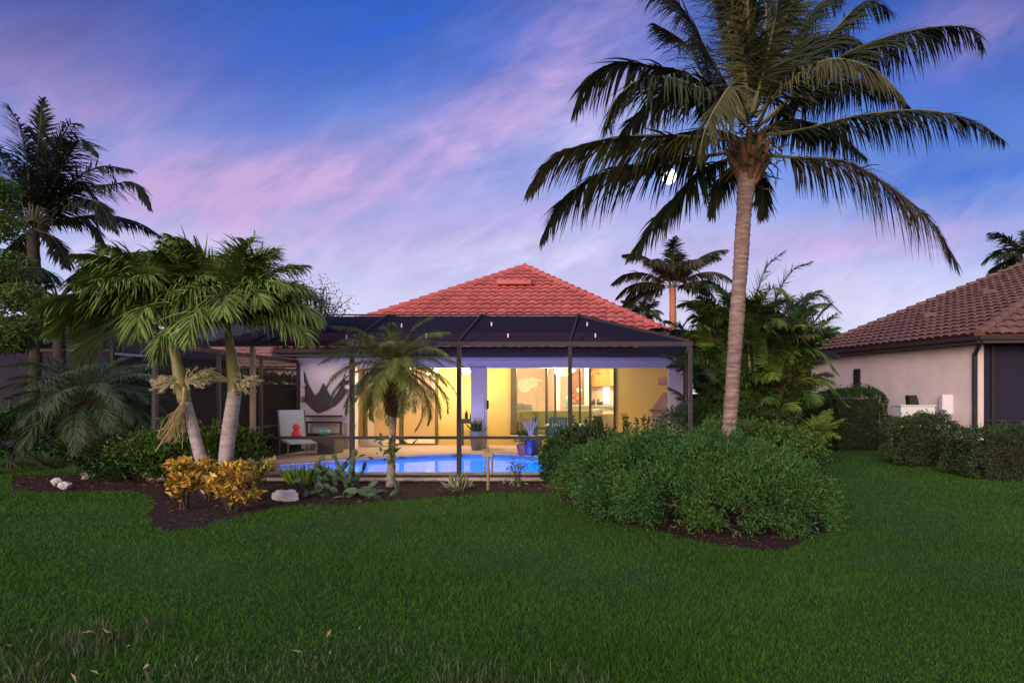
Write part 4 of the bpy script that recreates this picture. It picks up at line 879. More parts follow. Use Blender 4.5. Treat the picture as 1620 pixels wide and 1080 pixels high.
HERO = [  # rachis in pixels with depth offset in metres, leaflet length, material
    ([(1180, 190, 0), (1136, 143, .1), (1052, 111, .3), (983, 100, .5), (930, 128, .6), (908, 175, .6)], .80, 'coco'),
    ([(1180, 200, 0), (1141, 160, -.2), (1077, 128, -.6), (1017, 124, -1.0), (973, 160, -1.2), (958, 200, -1.3)], .80, 'coco'),
    ([(1180, 225, 0), (1106, 217, -.1), (1017, 215, -.3), (938, 225, -.5), (870, 252, -.6), (836, 300, -.6)], .78, 'coco_olive'),
    ([(1180, 235, 0), (1116, 247, .2), (1027, 258, .6), (943, 278, .9), (884, 326, 1.1), (858, 375, 1.1)], .85, 'coco'),
    ([(1180, 245, 0), (1126, 262, .4), (1087, 296, .7), (1042, 341, .9), (995, 405, 1.0)], .62, 'coco'),
    ([(1185, 190, -.1), (1160, 140, -.7), (1136, 165, -1.3), (1116, 205, -1.6), (1105, 250, -1.7)], .62, 'coco_olive'),
    ([(1188, 180, 0), (1186, 100, -.3), (1184, 20, -.7), (1182, -60, -1.0)], .46, 'coco_olive'),
    ([(1180, 180, 0), (1136, 114, .1), (1097, 44, .3), (1055, -10, .5), (1015, -25, .6)], .78, 'coco'),
    ([(1195, 185, 0), (1245, 123, .3), (1314, 54, .6), (1368, 3, .8), (1412, 20, .9)], .70, 'coco'),
    ([(1200, 200, 0), (1284, 124, .4), (1353, 78, .8), (1452, 47, 1.1), (1535, 44, 1.3), (1556, 75, 1.3)], .85, 'coco'),
    ([(1200, 195, -.1), (1225, 150, -.6), (1284, 106, -1.1), (1329, 94, -1.5), (1388, 114, -1.8), (1425, 150, -1.9)], .68, 'coco_olive'),
    ([(1200, 215, 0), (1264, 207, .1), (1363, 183, .2), (1457, 175, .2), (1536, 190, .1), (1588, 222, .1)], .66, 'coco'),
    ([(1200, 245, 0), (1259, 250, .1), (1338, 257, .1), (1412, 298, 0), (1472, 350, -.1), (1512, 412, -.2)], .92, 'coco_pink'),
    ([(1180, 260, .1), (1156, 272, .5), (1136, 296, .8), (1124, 340, .9)], .45, 'coco'),
    ([(1195, 258, .1), (1203, 280, .6), (1207, 310, .8), (1206, 345, .9)], .38, 'coco'),
    ([(1190, 180, .1), (1215, 90, .6), (1250, 10, 1.0), (1290, -50, 1.3)], .75, 'coco'),
    ([(1185, 180, .1), (1150, 90, .7), (1130, 10, 1.2), (1110, -50, 1.5)], .75, 'coco'),
    ([(1190, 185, .2), (1230, 110, 1.0), (1290, 60, 1.7), (1350, 60, 2.3), (1390, 100, 2.6)], .75, 'coco'),
    ([(1185, 195, .2), (1130, 150, 1.0), (1060, 150, 1.7), (1000, 190, 2.2), (970, 240, 2.4)], .70, 'coco'),
    ([(1190, 215, .2), (1250, 190, 1.0), (1320, 210, 1.7), (1370, 250, 2.1)], .62, 'coco'),
    ([(1185, 225, .2), (1120, 205, .9), (1060, 225, 1.5), (1015, 270, 1.9)], .62, 'coco'),
    ([(1190, 180, -.1), (1215, 80, -.4), (1235, -10, -.6), (1260, -70, -.8)], .58, 'coco'),
    ([(1186, 170, .1), (1200, 100, .5), (1212, 20, 1.0), (1205, -40, 1.2)], .62, 'coco'),
    ([(1184, 175, .1), (1165, 100, .3), (1150, 20, .6), (1160, -50, .9)], .62, 'coco'),
    ([(1190, 175, .1), (1240, 100, .5), (1285, 20, .9), (1340, -20, 1.2)], .75, 'coco'),
    ([(1183, 180, .1), (1120, 130, .8), (1085, 70, 1.5), (1040, 40, 2.0)], .75, 'coco'),
    ([(1195, 200, .2), (1260, 160, .8), (1330, 130, 1.4), (1400, 135, 1.9), (1440, 170, 2.1)], .75, 'coco'),
    ([(1185, 170, -.1), (1175, 90, -.3), (1150, 10, -.4), (1110, -60, -.5)], .58, 'coco'),
]
for pts, L, m_ in HERO:
    b = MB(); q = [hp(u, v, d) for u, v, d in pts]; ln = np.linalg.norm(np.diff(np.array(q), axis=0), axis=1).sum()
    frond(b, q, L * 1.12, n=int(40 + 34 * ln), w=.042, droop=.95, vee=-.05, a0=62, a1=25, rr=.034, seg=4, jit=.20)
    b.build('frond', [M[m_], M['rachis']], coco)

def palm(name, label, base, crown, rtr, mats, fronds, L, w=.035, droop=.7, vee=.1, nl=70, trunk_mat='trunk_coco', rr=.025, bow=(0, 0), group=None, a0=62, seg=3, cat='palm tree', dead=0, jit=.15):
    base = np.array(base, float); crown = np.array(crown, float); t_ = thing(name, base, label, cat, group)
    mid = (base + crown) / 2 + (bow[0], bow[1], 0); ringed_trunk('trunk', [base, base * .7 + mid * .3 + (0, 0, 0), mid, crown], [rtr * 1.25, rtr, rtr * .95, rtr * .9], t_, M[trunk_mat], n=80)
    for k, (az, el, ln, bend) in enumerate(fronds):
        b = MB(); frond(b, arc(crown + np.array((math.cos(R(az)), math.sin(R(az)), 0)) * rtr * .5, R(az), el, ln, bend), L, n=int(nl * ln / 2.5) + 12, w=w, droop=droop, vee=vee, rr=rr, a0=a0, seg=seg, jit=jit)
        b.build('frond', [M[mats[k % len(mats)]], M['rachis_dark' if 'far' in mats[0] else 'rachis']], t_)
    return t_
def crown_set(n, ln, el0, el1, b0, b1, seed=0, sq=1.0):
    r = np.random.default_rng(seed); out = []
    for k in range(n):
        f = k / max(1, n - 1); out.append((k * 137.5 + r.uniform(-14, 14), el0 + (el1 - el0) * f + r.uniform(-6, 6), ln * r.uniform(.85, 1.12), b0 + (b1 - b0) * f + r.uniform(-12, 12)))
    return out
# dark coconut behind on the left
Yb = 19.0; px = lambda u, v, Y=None: P(u, v, Y or Yb)
c_ = px(52, 385); bb = np.array((px(48, 700)[0], Yb, GZ))
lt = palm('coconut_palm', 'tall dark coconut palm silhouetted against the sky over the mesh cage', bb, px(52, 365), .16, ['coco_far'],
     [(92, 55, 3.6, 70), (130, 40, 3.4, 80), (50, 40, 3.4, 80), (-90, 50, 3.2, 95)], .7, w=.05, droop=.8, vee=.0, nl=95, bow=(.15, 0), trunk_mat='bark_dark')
for pts, L in (([(48, 350, 0), (44, 265, 0), (32, 205, 0), (14, 168, 0)], .72), ([(51, 348, 0), (58, 255, .3), (64, 195, .5), (66, 158, .6)], .62), ([(54, 348, 0), (82, 258, 0), (108, 200, 0), (126, 196, 0)], .75),
               ([(55, 348, 0), (95, 272, -.3), (128, 222, -.5), (150, 240, -.6)], .8), ([(57, 350, 0), (108, 292, 0), (158, 264, 0), (206, 268, 0)], .7), ([(60, 352, 0), (120, 302, .2), (178, 292, .3), (214, 290, .3), (238, 328, .3)], .72),
               ([(60, 356, 0), (108, 326, -.2), (150, 318, -.4), (182, 362, -.5)], .8), ([(60, 360, 0), (100, 345, .3), (140, 352, .5), (165, 385, .6)], .75), ([(46, 350, 0), (12, 268, 0), (-20, 222, 0), (-50, 225, 0)], .8),
               ([(45, 352, 0), (2, 306, 0), (-40, 300, 0), (-80, 340, 0)], .8), ([(45, 356, 0), (5, 342, 0), (-30, 360, 0), (-50, 400, 0)], .7), ([(55, 362, 0), (85, 378, 0), (108, 420, 0)], .65), ([(50, 362, 0), (30, 385, 0), (14, 430, 0)], .65),
               ([(52, 350, 0), (70, 275, .5), (90, 225, .9), (98, 205, 1.0)], .7), ([(50, 350, 0), (28, 280, .5), (2, 240, .9), (-18, 250, 1.0)], .75), ([(56, 352, 0), (90, 310, .5), (125, 290, .9), (150, 310, 1.1)], .75)):
    b = MB(); q = [P(u, v, Yb + d) for u, v, d in pts]; ln = np.linalg.norm(np.diff(np.array(q), axis=0), axis=1).sum()
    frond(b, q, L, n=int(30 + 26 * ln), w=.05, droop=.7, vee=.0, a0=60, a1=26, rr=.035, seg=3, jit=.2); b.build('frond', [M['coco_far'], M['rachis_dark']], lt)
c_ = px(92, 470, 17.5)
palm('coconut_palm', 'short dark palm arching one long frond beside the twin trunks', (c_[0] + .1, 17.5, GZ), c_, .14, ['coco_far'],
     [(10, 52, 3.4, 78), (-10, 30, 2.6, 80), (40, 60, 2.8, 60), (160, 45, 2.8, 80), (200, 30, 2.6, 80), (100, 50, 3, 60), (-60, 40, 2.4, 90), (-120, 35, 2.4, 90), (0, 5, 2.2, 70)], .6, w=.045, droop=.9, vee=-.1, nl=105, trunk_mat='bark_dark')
# coconut behind the roof on the right, warm light from below put into frond and trunk colours
Yc = 29.0; c_ = P(1064, 455, Yc)
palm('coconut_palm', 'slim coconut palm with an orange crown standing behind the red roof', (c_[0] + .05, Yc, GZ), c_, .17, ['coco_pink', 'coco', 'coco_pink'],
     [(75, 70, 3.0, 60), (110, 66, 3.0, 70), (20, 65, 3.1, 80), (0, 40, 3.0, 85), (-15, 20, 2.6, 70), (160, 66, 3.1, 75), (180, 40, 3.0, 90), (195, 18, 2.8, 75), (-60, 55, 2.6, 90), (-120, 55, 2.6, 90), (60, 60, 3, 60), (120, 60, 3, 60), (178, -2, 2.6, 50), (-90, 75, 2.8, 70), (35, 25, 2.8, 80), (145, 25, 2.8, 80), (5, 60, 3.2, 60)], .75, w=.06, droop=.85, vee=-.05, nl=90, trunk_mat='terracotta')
c_ = P(1018, 496, 42); palm('coconut_palm', 'small far palm crown peeping over the edge of the red roof', (c_[0], 42, GZ), c_, .16, ['coco'], crown_set(14, 1.6, 75, 0, 50, 80, 3), .6, w=.08, nl=60)
c_ = P(1622, 408, 24); palm('coconut_palm', 'green palm crown rising above the mauve tiled roof', (c_[0], 24, GZ), c_, .17, ['coco', 'leaf_dark'], crown_set(16, 1.7, 75, 5, 60, 95, 5), .55, w=.05, nl=80)

# --- the pair of Christmas palms
def adonidia(label, path, rad, shaft, crown, fronds, sprays, brush=None, dead=None, seed=1):
    t_ = thing('christmas_palm', path[0], label, 'palm tree')
    ringed_trunk('trunk', path, np.array(rad) * .86, t_, M['trunk_white'], rings=.055, amp=.03, n=160)
    b = MB(); b.tube(smooth_path(shaft[0], 24), np.interp(np.linspace(0, 1, 24), np.linspace(0, 1, len(shaft[1])), np.array(shaft[1]) * .86), 14); b.build('crown_shaft', M['crownshaft'], t_, smooth=True)
    r_ = np.random.default_rng(seed); fronds = list(fronds) + [(az + r_.uniform(15, 35), el + r_.uniform(-14, 12), ln * r_.uniform(.85, 1.1), bend + r_.uniform(-15, 12)) for az, el, ln, bend in fronds[:14]]
    for k, (az, el, ln, bend) in enumerate(fronds):
        b = MB(); frond(b, arc(crown, R(az), el + (5 if el > 55 else 0), ln * (.93 if el > 55 else 1.02), bend - (14 if el > 55 else 0), power=1.35), .60, n=int(112 * ln / 1.6), w=.042, droop=.85, vee=.30, rr=.022, a0=60, a1=35, seg=4, jit=.30, start=.12)
        b.build('frond', [M['adonidia'], M['rachis']], t_)
    for (u, v, Y, sx, ori) in sprays:
        b = MB(); o_ = np.array(ori, float)
        for k in range(46):
            e_ = P(u, v, Y) + rng.normal(0, 1, 3) * (sx * .8, sx * .7, sx * .62); mid = o_ * .35 + e_ * .65 + (0, 0, .03); b.tube(smooth_path([o_, mid, e_], 6), np.linspace(.010, .006, 6), 4, cap=False)
            n = 16; s = np.linspace(.35, 1, n)[:, None]; pp = mid * (1 - s) + e_ * s; leaves(b, pp, rng.normal(size=(n, 3)), .045, .014)
        b.build('flower_spray', M['flower_cream'], t_)
    if brush:
        b = MB(); o_ = P(*brush[0])
        for k in range(70):
            e_ = P(brush[1][0] + rng.normal(0, 11), brush[1][1] + rng.normal(0, 10), brush[1][2] + rng.normal(0, .08)); b.tube(smooth_path([o_ + rng.normal(0, .02, 3), o_ * .5 + e_ * .5 + rng.normal(0, .05, 3), e_], 6), .005, 4, cap=False)
        b.tube(smooth_path([P(292, 612, 10.6), P(285, 655, 10.6), P(246, 714, 10.6)], 10), np.linspace(.03, .012, 10), 6); b.build('spent_flower_stalk', M['straw'], t_)
    return t_
YA = 10.75
A_ = lambda u, v, d=0: P(u, v, YA + d)
g1 = np.array((A_(331, 776)[0], YA, GZ - .03))
adonidia('leaning grey trunked Christmas palm curving to one side behind the yellow crotons', [g1, A_(324, 750), A_(311, 700), A_(299, 655), A_(291, 630)], [.13, .11, .105, .10, .10],
         ([A_(292, 636), A_(285, 600), A_(277, 565), A_(270, 535), A_(266, 512)], [.115, .125, .085, .07, .05]), A_(267, 515),
         [(185, 62, 1.9, 95), (200, 42, 1.7, 85), (165, 48, 1.9, 95), (140, 70, 1.7, 70), (90, 70, 1.8, 70), (40, 72, 1.7, 80), (0, 55, 1.6, 100), (-40, 58, 1.5, 110), (230, 60, 1.6, 110), (270, 66, 1.5, 115), (300, 75, 1.6, 80), (60, 45, 1.7, 80), (178, 20, 1.7, 70), (215, 70, 1.9, 95), (192, 5, 1.5, 70), (-75, 40, 1.4, 125)],
         [(258, 608, YA - .15, .12, A_(285, 604)), (318, 600, YA - .1, .12, A_(292, 606))], brush=((290, 640, 10.6), (268, 690, 10.6)))
g2 = np.array((A_(357, 764, .25)[0], YA + .25, GZ - .03)); A2 = lambda u, v, d=0: P(u, v, YA + .25 + d)
adonidia('upright grey trunked Christmas palm with a thick pale trunk behind the yellow crotons', [g2, A2(357, 735), A2(361, 690), A2(367, 650), A2(371, 620)], [.15, .135, .135, .13, .12],
         ([A2(371, 626), A2(370, 595), A2(366, 560), A2(362, 535), A2(360, 508)], [.12, .125, .10, .075, .05]), A2(360, 512),
         [(10, 58, 1.8, 105), (-15, 60, 1.7, 110), (30, 66, 1.9, 80), (5, 40, 1.7, 90), (70, 74, 1.9, 60), (110, 74, 1.9, 60), (150, 66, 1.8, 80), (180, 58, 1.6, 100), (-60, 52, 1.5, 120), (-92, 62, 1.4, 135), (-115, 48, 1.45, 125), (-30, 78, 1.8, 70), (210, 75, 1.8, 75), (-3, 22, 1.6, 80), (45, 45, 1.7, 85), (-100, 20, 1.75, 112), (-80, 35, 1.7, 125)],
         [(388, 606, YA + .05, .12, A2(372, 606)), (322, 598, YA + .2, .09, A2(368, 604))])

# --- pygmy date palms
def pygmy(label, base, top, rad, m_, nf, ln, tm, seed, boots=True, el=(78, -28), L=.26):
    t_ = thing('pygmy_date_palm', base, label, 'palm tree'); ringed_trunk('trunk', [base, base * .5 + top * .5, top], rad, t_, M[tm], rings=.04, amp=.09, n=110)
    if boots:
        b = MB()
        for k in range(150):
            a = k * 2.4; z = top[2] - .86 + .86 * (k / 150); o_ = np.array((math.cos(a), math.sin(a), 0)); q = np.array((top[0], top[1], z)); r0 = .07 + .085 * math.sin(math.pi * min(1, .12 + k / 150 * .8)) ** .8
            b.tube([q + o_ * r0 * .6, q + o_ * (r0 + .05) + (0, 0, .07)], [.03, .016], 5)
        b.build('leaf_stubs', M['trunk_dark'], t_)
    for k, (az, e0, l, bend) in enumerate(crown_set(nf, ln, el[0], el[1], 75, 100, seed)):
        b = MB(); frond(b, arc(top, R(az), e0, l, bend, power=1.2), L, n=88, w=.0098, droop=.6, vee=.25, rr=.011, a0=58, a1=30, seg=3, jit=.25, start=.16)
        b.build('frond', [M[m_], M['rachis']], t_)
    return t_
g = G(618, 769); top = P(624, 585, g[1])
pg = pygmy('pygmy date palm with a shaggy brown trunk standing in the mulch before the pool', g + (0, 0, -.03), top, [.085, .062, .06, .075, .085], 'pygmy', 52, 1.30, 'trunk_mottled', 11, el=(80, -24), L=.28)
b = MB(); n = 42; q = np.stack([P(619, 705, g[1])[0] + rng.normal(0, .16, n), g[1] - .05 + rng.normal(0, .1, n), rng.uniform(.40, .82, n)], 1); leaves(b, q, nz(rng.normal(size=(n, 3)) + (0, 0, .3)), rng.uniform(.12, .22, n), .06)
t_ = thing('orchid', P(619, 718, g[1] - .08), 'small leafy orchid clinging to the trunk of the centre pygmy palm', 'plant'); b.build('foliage', M['leaf_mid'], t_)
b = MB(); b.tube(smooth_path([P(619, 722, g[1] - .07), P(616, 705, g[1] - .10), P(621, 688, g[1] - .10)], 8), .018, 6); b.build('stem', M['twig'], t_)
g = G(139, 757); top = P(134, 640, g[1] + .1)
pygmy('broad teal green pygmy date palm with drooping fronds before the dark mesh cage', g + (0, 0, -.03), top, [.10, .08, .08, .09], 'pygmy_teal', 56, 1.5, 'trunk_mottled', 23, boots=True, el=(78, -8), L=.36)

# --- areca clumps on the right
def areca(label, c, stems, m_, seed, hgt, ln, spread=.5, L=.5, hero=()):
    r = np.random.default_rng(seed); t_ = thing('areca_palm', c, label, 'palm tree'); sb = MB()
    for k in range(stems):
        a = r.uniform(0, 6.28); rad_ = spread * math.sqrt(r.uniform(0, 1)); b0 = np.array((c[0] + rad_ * math.cos(a), c[1] + rad_ * math.sin(a), c[2])); h = hgt * r.uniform(.12, 1.0); tp = b0 + (math.cos(a) * .35 * h * .35, math.sin(a) * .3 * h * .3, h); sb.tube(smooth_path([b0, b0 * .5 + tp * .5 + (.05, 0, .1), tp], 8), np.linspace(.05, .03, 8), 7)
        for j in range(6):
            az = math.degrees(a) + r.uniform(-80, 80) + (180 if j > 3 else 0); b = MB(); l = ln * r.uniform(.75, 1.1)
            frond(b, arc(tp, R(az), r.uniform(52, 88), l, r.uniform(40, 100), power=1.6), L, n=int(52 * l), w=.036, droop=.6, vee=.30, rr=.016, a0=58, a1=30, seg=3, jit=.15)
            b.build('frond', [M[m_[j % len(m_)]], M['rachis']], t_)
    for pts, L2, mm in hero:
        b = MB(); q = [P(u, v, c[1] + d - .4) for u, v, d in pts]; ln2 = np.linalg.norm(np.diff(np.array(q), axis=0), axis=1).sum()
        frond(b, q, L2, n=int(30 + 24 * ln2), w=.034, droop=.6, vee=.22, rr=.018, a0=58, a1=28, seg=4, jit=.2); b.build('frond', [M[mm], M['rachis']], t_)
    sb.build('stem', M['crownshaft'], t_, smooth=True); return t_
areca('large bright green areca palm clump arching behind the ringed coconut trunk', np.array((cxp(1205, 15.5), 15.5, GZ)), 28, ['leaf_mid', 'leaf_lime', 'coco_olive', 'leaf_mid'], 31, 3.0, 1.85, .8, hero=[
    ([(1190, 570, 0), (1193, 490, 0), (1212, 425, -.1), (1240, 398, -.2)], .50, 'leaf_mid'), ([(1195, 570, 0), (1222, 485, -.2), (1252, 430, -.3), (1282, 415, -.4)], .50, 'leaf_lime'),
    ([(1200, 570, 0), (1245, 495, -.2), (1292, 466, -.3), (1328, 492, -.3)], .52, 'coco_olive'), ([(1200, 575, -.2), (1225, 525, -.6), (1262, 510, -.9), (1288, 540, -1.0)], .50, 'coco_pink'),
    ([(1200, 590, -.2), (1252, 556, -.5), (1295, 555, -.7), (1325, 590, -.7)], .5, 'leaf_lime'), ([(1205, 630, -.2), (1255, 605, -.5), (1300, 602, -.7), (1340, 640, -.7)], .45, 'leaf_lime'),
    ([(1180, 570, 0), (1150, 480, 0), (1122, 445, 0), (1098, 462, 0)], .5, 'leaf_mid'), ([(1180, 580, 0), (1135, 522, 0), (1100, 500, 0), (1080, 515, 0)], .45, 'leaf_blue'),
    ([(1195, 560, -.1), (1200, 500, -.5), (1222, 455, -.9), (1248, 470, -1.1)], .5, 'leaf_lime')])
areca('dark areca palm clump pressed against the corner of the pool cage', np.array((cxp(1152, 16.5), 16.8, GZ)), 20, ['leaf_dark', 'leaf_blue', 'leaf_mid'], 33, 2.9, 1.7, .6)
areca('low lime green areca palm fanning over the lawn edge by the dark hedge', np.array((cxp(1252, 14.6), 14.6, GZ)), 4, ['leaf_lime'], 37, .5, 1.3, .3, L=.36)

# ------------------------------------------------------------------ shrubs and hedges
def shrub(name, label, lobes, n, ln, wd, m_, cat='shrub', group=None, clumps=60, sig=.10, up=.5, tw=14, shoots=70, base=None, shell=(.72, 1.02)):
    lobes = np.array(lobes, float); lo = lobes[:, :3].mean(0); o_ = np.array((lo[0], lo[1], GZ)) if base is None else np.array(base)
    t_ = thing(name, o_, label, cat, group); b = MB(); wts = lobes[:, 3] * lobes[:, 5] + lobes[:, 4] * lobes[:, 5] + lobes[:, 3] * lobes[:, 4]; wts /= wts.sum()
    nc = clumps * len(lobes); li = rng.choice(len(lobes), nc, p=wts); d = nz(rng.normal(size=(nc, 3)) + (0, -.15, .15)); d[:, 2] = np.where(d[:, 2] < -.35, -d[:, 2], d[:, 2])
    rad_ = (rng.uniform(shell[0], shell[1], nc) * (1 + .13 * np.sin(d[:, 0] * 5 + li * 2.1) * np.sin(d[:, 2] * 6 + d[:, 1] * 4 + li)))[:, None]; cc = lobes[li, :3] + d * lobes[li, 3:] * rad_; keep = np.ones(nc, bool)
    for k in range(len(lobes)):
        e_ = (((cc - lobes[k, :3]) / (lobes[k, 3:] * .66)) ** 2).sum(1); keep &= (e_ > 1) | (li == k)
    keep &= cc[:, 2] > GZ + .03; cc, d = cc[keep], d[keep]; ci = rng.integers(0, len(cc), n)
    pos = cc[ci] + rng.normal(0, sig, (n, 3)) * (1, 1, .75); pos[:, 2] = np.maximum(pos[:, 2], GZ + .02)
    dr_ = nz(d[ci] + rng.normal(0, .65, (n, 3)) + (0, 0, up * .6)); leaves(b, pos, dr_, ln * rng.uniform(.65, 1.25, n), wd * rng.uniform(.7, 1.2, n)); up_ = np.where(d[:, 2] > .05)[0]
    for k in rng.choice(up_, min(len(up_), shoots)):
        p0 = cc[k]; l_ = rng.uniform(.12, .34) * (ln / .06) ** .5; dd = nz(d[k] + rng.normal(0, .35, 3) + (0, 0, .5)); m_n = 18; q = np.sort(rng.uniform(0, 1, m_n))[:, None]
        leaves(b, p0 + dd * l_ * q + (0, 0, -.06) * q ** 2 + rng.normal(0, .012, (m_n, 3)), nz(dd + rng.normal(0, .7, (m_n, 3))), ln * rng.uniform(.6, 1.2, m_n), wd)
    b.build('foliage', m_, t_)
    b = MB()
    for k in range(min(tw, len(cc))):
        e_ = cc[rng.integers(len(cc))]; l0 = lobes[rng.integers(len(lobes))]; s0 = np.array((l0[0] + rng.normal(0, l0[3] * .2), l0[1] + rng.normal(0, l0[4] * .2), GZ - .02)); b.tube(smooth_path([s0, s0 * .4 + e_ * .6 + (0, 0, .12), e_], 6), np.linspace(.018, .006, 6), 5, cap=False)
    b.build('branches_or_core', M['twig'], t_); return t_
def L_(u, vt, vb, Y, ru, ry=None, sink=.15):
    """lobe from its pixel centre, top and bottom at distance Y"""
    zt, zb = CAMZ - (vt - HZ) / FPX * Y, CAMZ - (vb - HZ) / FPX * Y; rz_ = (zt - zb) / 2; rx_ = ru / FPX * Y
    return (cxp(u, Y), Y, (zt + zb) / 2, rx_, ry or rx_ * .8, rz_)
# feathery jasmine sprawl
shrub('jasmine_shrub', 'wide sprawling feathery green shrub filling the mulch bed in front of the lanai', [L_(922, 712, 792, 10.5, 48, .4), L_(1005, 712, 800, 10.2, 60, .4), L_(985, 722, 800, 10.0, 45, .4), L_(972, 700, 812, 9.6, 80), L_(1035, 690, 830, 9.1, 110), L_(1130, 695, 850, 8.6, 118, .9), L_(1215, 725, 862, 8.1, 95, .8), L_(1085, 735, 855, 8.1, 110, .6), L_(1000, 745, 838, 8.7, 95, .6), L_(935, 722, 795, 9.8, 50), L_(1170, 748, 866, 7.75, 95, .55), L_(1255, 760, 862, 7.8, 58, .5), L_(1080, 700, 780, 9.3, 90, .8), L_(1180, 705, 790, 8.8, 80, .8)],
      66000, .070, .020, M['leaf_jasmine'], clumps=85, sig=.078, up=.2, shoots=420)
shrub('boxy_shrub', 'upright dark round leaved bush at the poolside end of the feathery shrub', [L_(905, 685, 775, 11.2, 45, .5), L_(945, 683, 760, 11.4, 40, .5), L_(890, 705, 780, 10.9, 26, .4)], 9500, .075, .045, M['leaf_dark'], clumps=130, sig=.08, up=.8)
# flowering sprigs above it
for u, h_ in ((960, 672), (985, 664), (1005, 660), (1030, 668), (1055, 676), (915, 678), (940, 674)):
    pass
b = MB(); sb = MB()
for k in range(46):
    u = rng.uniform(905, 1110); tp = P(u, rng.uniform(655, 692) + (8 if u > 1060 else 0), 11.0 + rng.uniform(-.3, .3)); r0 = np.array((tp[0] + rng.normal(0, .06), tp[1], tp[2] - .55)); sb.tube(smooth_path([r0, (r0 + tp) / 2 + rng.normal(0, .03, 3), tp], 6), .008, 4)
    n = 34; s = rng.uniform(.35, 1, n)[:, None]; leaves(b, r0 * (1 - s) + tp * s + rng.normal(0, .025, (n, 3)), nz(rng.normal(size=(n, 3)) + (0, 0, .5)), .065, .035)
t_ = thing('tall_shrub', (cxp(1005, 11), 11, GZ), 'loose dark shrub with upright leafy sprigs against the lamplit lanai', 'shrub'); b.build('foliage', M['leaf_dark'], t_); sb.build('branches_or_core', M['twig'], t_)
shrub('low_shrub', 'light green low shrub at the foot of the ringed coconut trunk', [L_(1215, 678, 735, 12.0, 55, .6), L_(1265, 690, 735, 12.2, 35, .5), L_(1160, 670, 730, 12.4, 45, .5)], 9000, .08, .04, M['leaf_mid'], clumps=110, sig=.09)
shrub('low_shrub', 'dense mid green shrub between the areca clump and the screen corner', [L_(1110, 640, 710, 14.5, 45, .6), L_(1190, 640, 705, 14.0, 55, .6)], 8000, .10, .035, M['leaf_dark'], clumps=110, sig=.10)
# hedges of the neighbour
def hedge(name, label, x0, x1, y0, y1, h, n, ln, wd, m_, group=None):
    t_ = thing(name, ((x0 + x1) / 2, (y0 + y1) / 2, GZ), label, 'hedge', group); b = MB(); dims = np.array((x1 - x0, y1 - y0, h)); q = rng.uniform(0, 1, (n, 3)); face = rng.choice(5, n, p=[.2, .2, .26, .04, .30])
    dep = rng.beta(1.2, 4, n) * .28; pos = q * dims; out = np.zeros((n, 3))
    for f_, ax, sgn in ((0, 0, -1), (1, 0, 1), (2, 1, -1), (3, 1, 1), (4, 2, 1)):
        k = face == f_; pos[k, ax] = dep[k] if sgn < 0 else dims[ax] - dep[k]; out[k, ax] = sgn
    wob = .07 * np.sin(pos[:, 0] * 7 + x0) * np.sin(pos[:, 1] * 6) + .06 * np.sin(pos[:, 2] * 9 + pos[:, 0] * 4) + .05 * np.sin(pos[:, 0] * 15 + pos[:, 1] * 11) + rng.exponential(.025, n); pos += out * wob[:, None]; c3 = pos - dims / 2; rd = np.clip(np.abs(c3) / (dims / 2), 0, 1); pos -= c3 * ((rd ** 6).sum(1)[:, None] - 1).clip(0, 1) * .10
    pos += np.array((x0, y0, GZ)); pos[:, 2] = np.maximum(pos[:, 2], GZ + .02); leaves(b, pos, nz(out + rng.normal(0, .8, (n, 3)) + (0, 0, .35)), ln * rng.uniform(.6, 1.3, n), wd * rng.uniform(.7, 1.2, n)); b.build('foliage', m_, t_)
    b = MB(); b.box(x0 + .24, x1 - .24, y0 + .24, y1 - .24, GZ - .02, GZ + h - .24); b.build('branches_or_core', M['soil'], t_); return t_  # added solid dark core, keeps light from passing through the leaf shell
hedge('clipped_hedge', 'tallest dark clipped hedge block standing on the far lawn strip', cxp(1318, 18.6), cxp(1408, 18.6), 18.6, 20.6, 1.78, 9500, .075, .04, M['leaf_dark'])
hedge('clipped_hedge', 'middle clipped hedge block with olive tips in front of the white air conditioner', cxp(1429, 14.6), cxp(1513, 14.6), 14.6, 16.0, 1.10, 9000, .065, .036, M['leaf_hedge'])
hedge('clipped_hedge', 'low clipped hedge block cut off by the picture edge below the screened corner', cxp(1549, 12.2), cxp(1549, 12.2) + 2.6, 12.2, 13.9, .93, 13000, .06, .034, M['leaf_hedge'])
hedge('clipped_hedge', 'rounded dark hedge at the far end of the grass strip between the houses', cxp(1268, 23.5), cxp(1345, 23.5), 22.6, 24.5, 1.55, 6500, .09, .05, M['leaf_dark'])
# dark greenery behind the left screen wall and along it
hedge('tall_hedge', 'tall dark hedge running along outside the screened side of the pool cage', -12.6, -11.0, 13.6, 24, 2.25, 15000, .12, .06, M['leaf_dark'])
shrub('low_shrub', 'broad dark green shrub spreading around the twin Christmas palm trunks', [L_(300, 678, 765, 12.0, 60, .6), L_(365, 685, 760, 11.9, 50, .5), L_(250, 690, 770, 12.2, 55, .6)], 11000, .085, .045, M['leaf_mid'], clumps=110, sig=.09)
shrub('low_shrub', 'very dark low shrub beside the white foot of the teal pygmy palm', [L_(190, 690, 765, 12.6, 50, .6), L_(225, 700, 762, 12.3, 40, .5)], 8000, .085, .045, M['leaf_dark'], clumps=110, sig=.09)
shrub('low_shrub', 'dark shadowed shrub at the very edge of the garden below the mesh cage', [L_(25, 650, 745, 14.2, 60, .7), L_(-60, 640, 750, 14.2, 60, .7), L_(90, 670, 742, 14.5, 50, .7)], 8000, .10, .05, M['leaf_dark'], clumps=110, sig=.10)
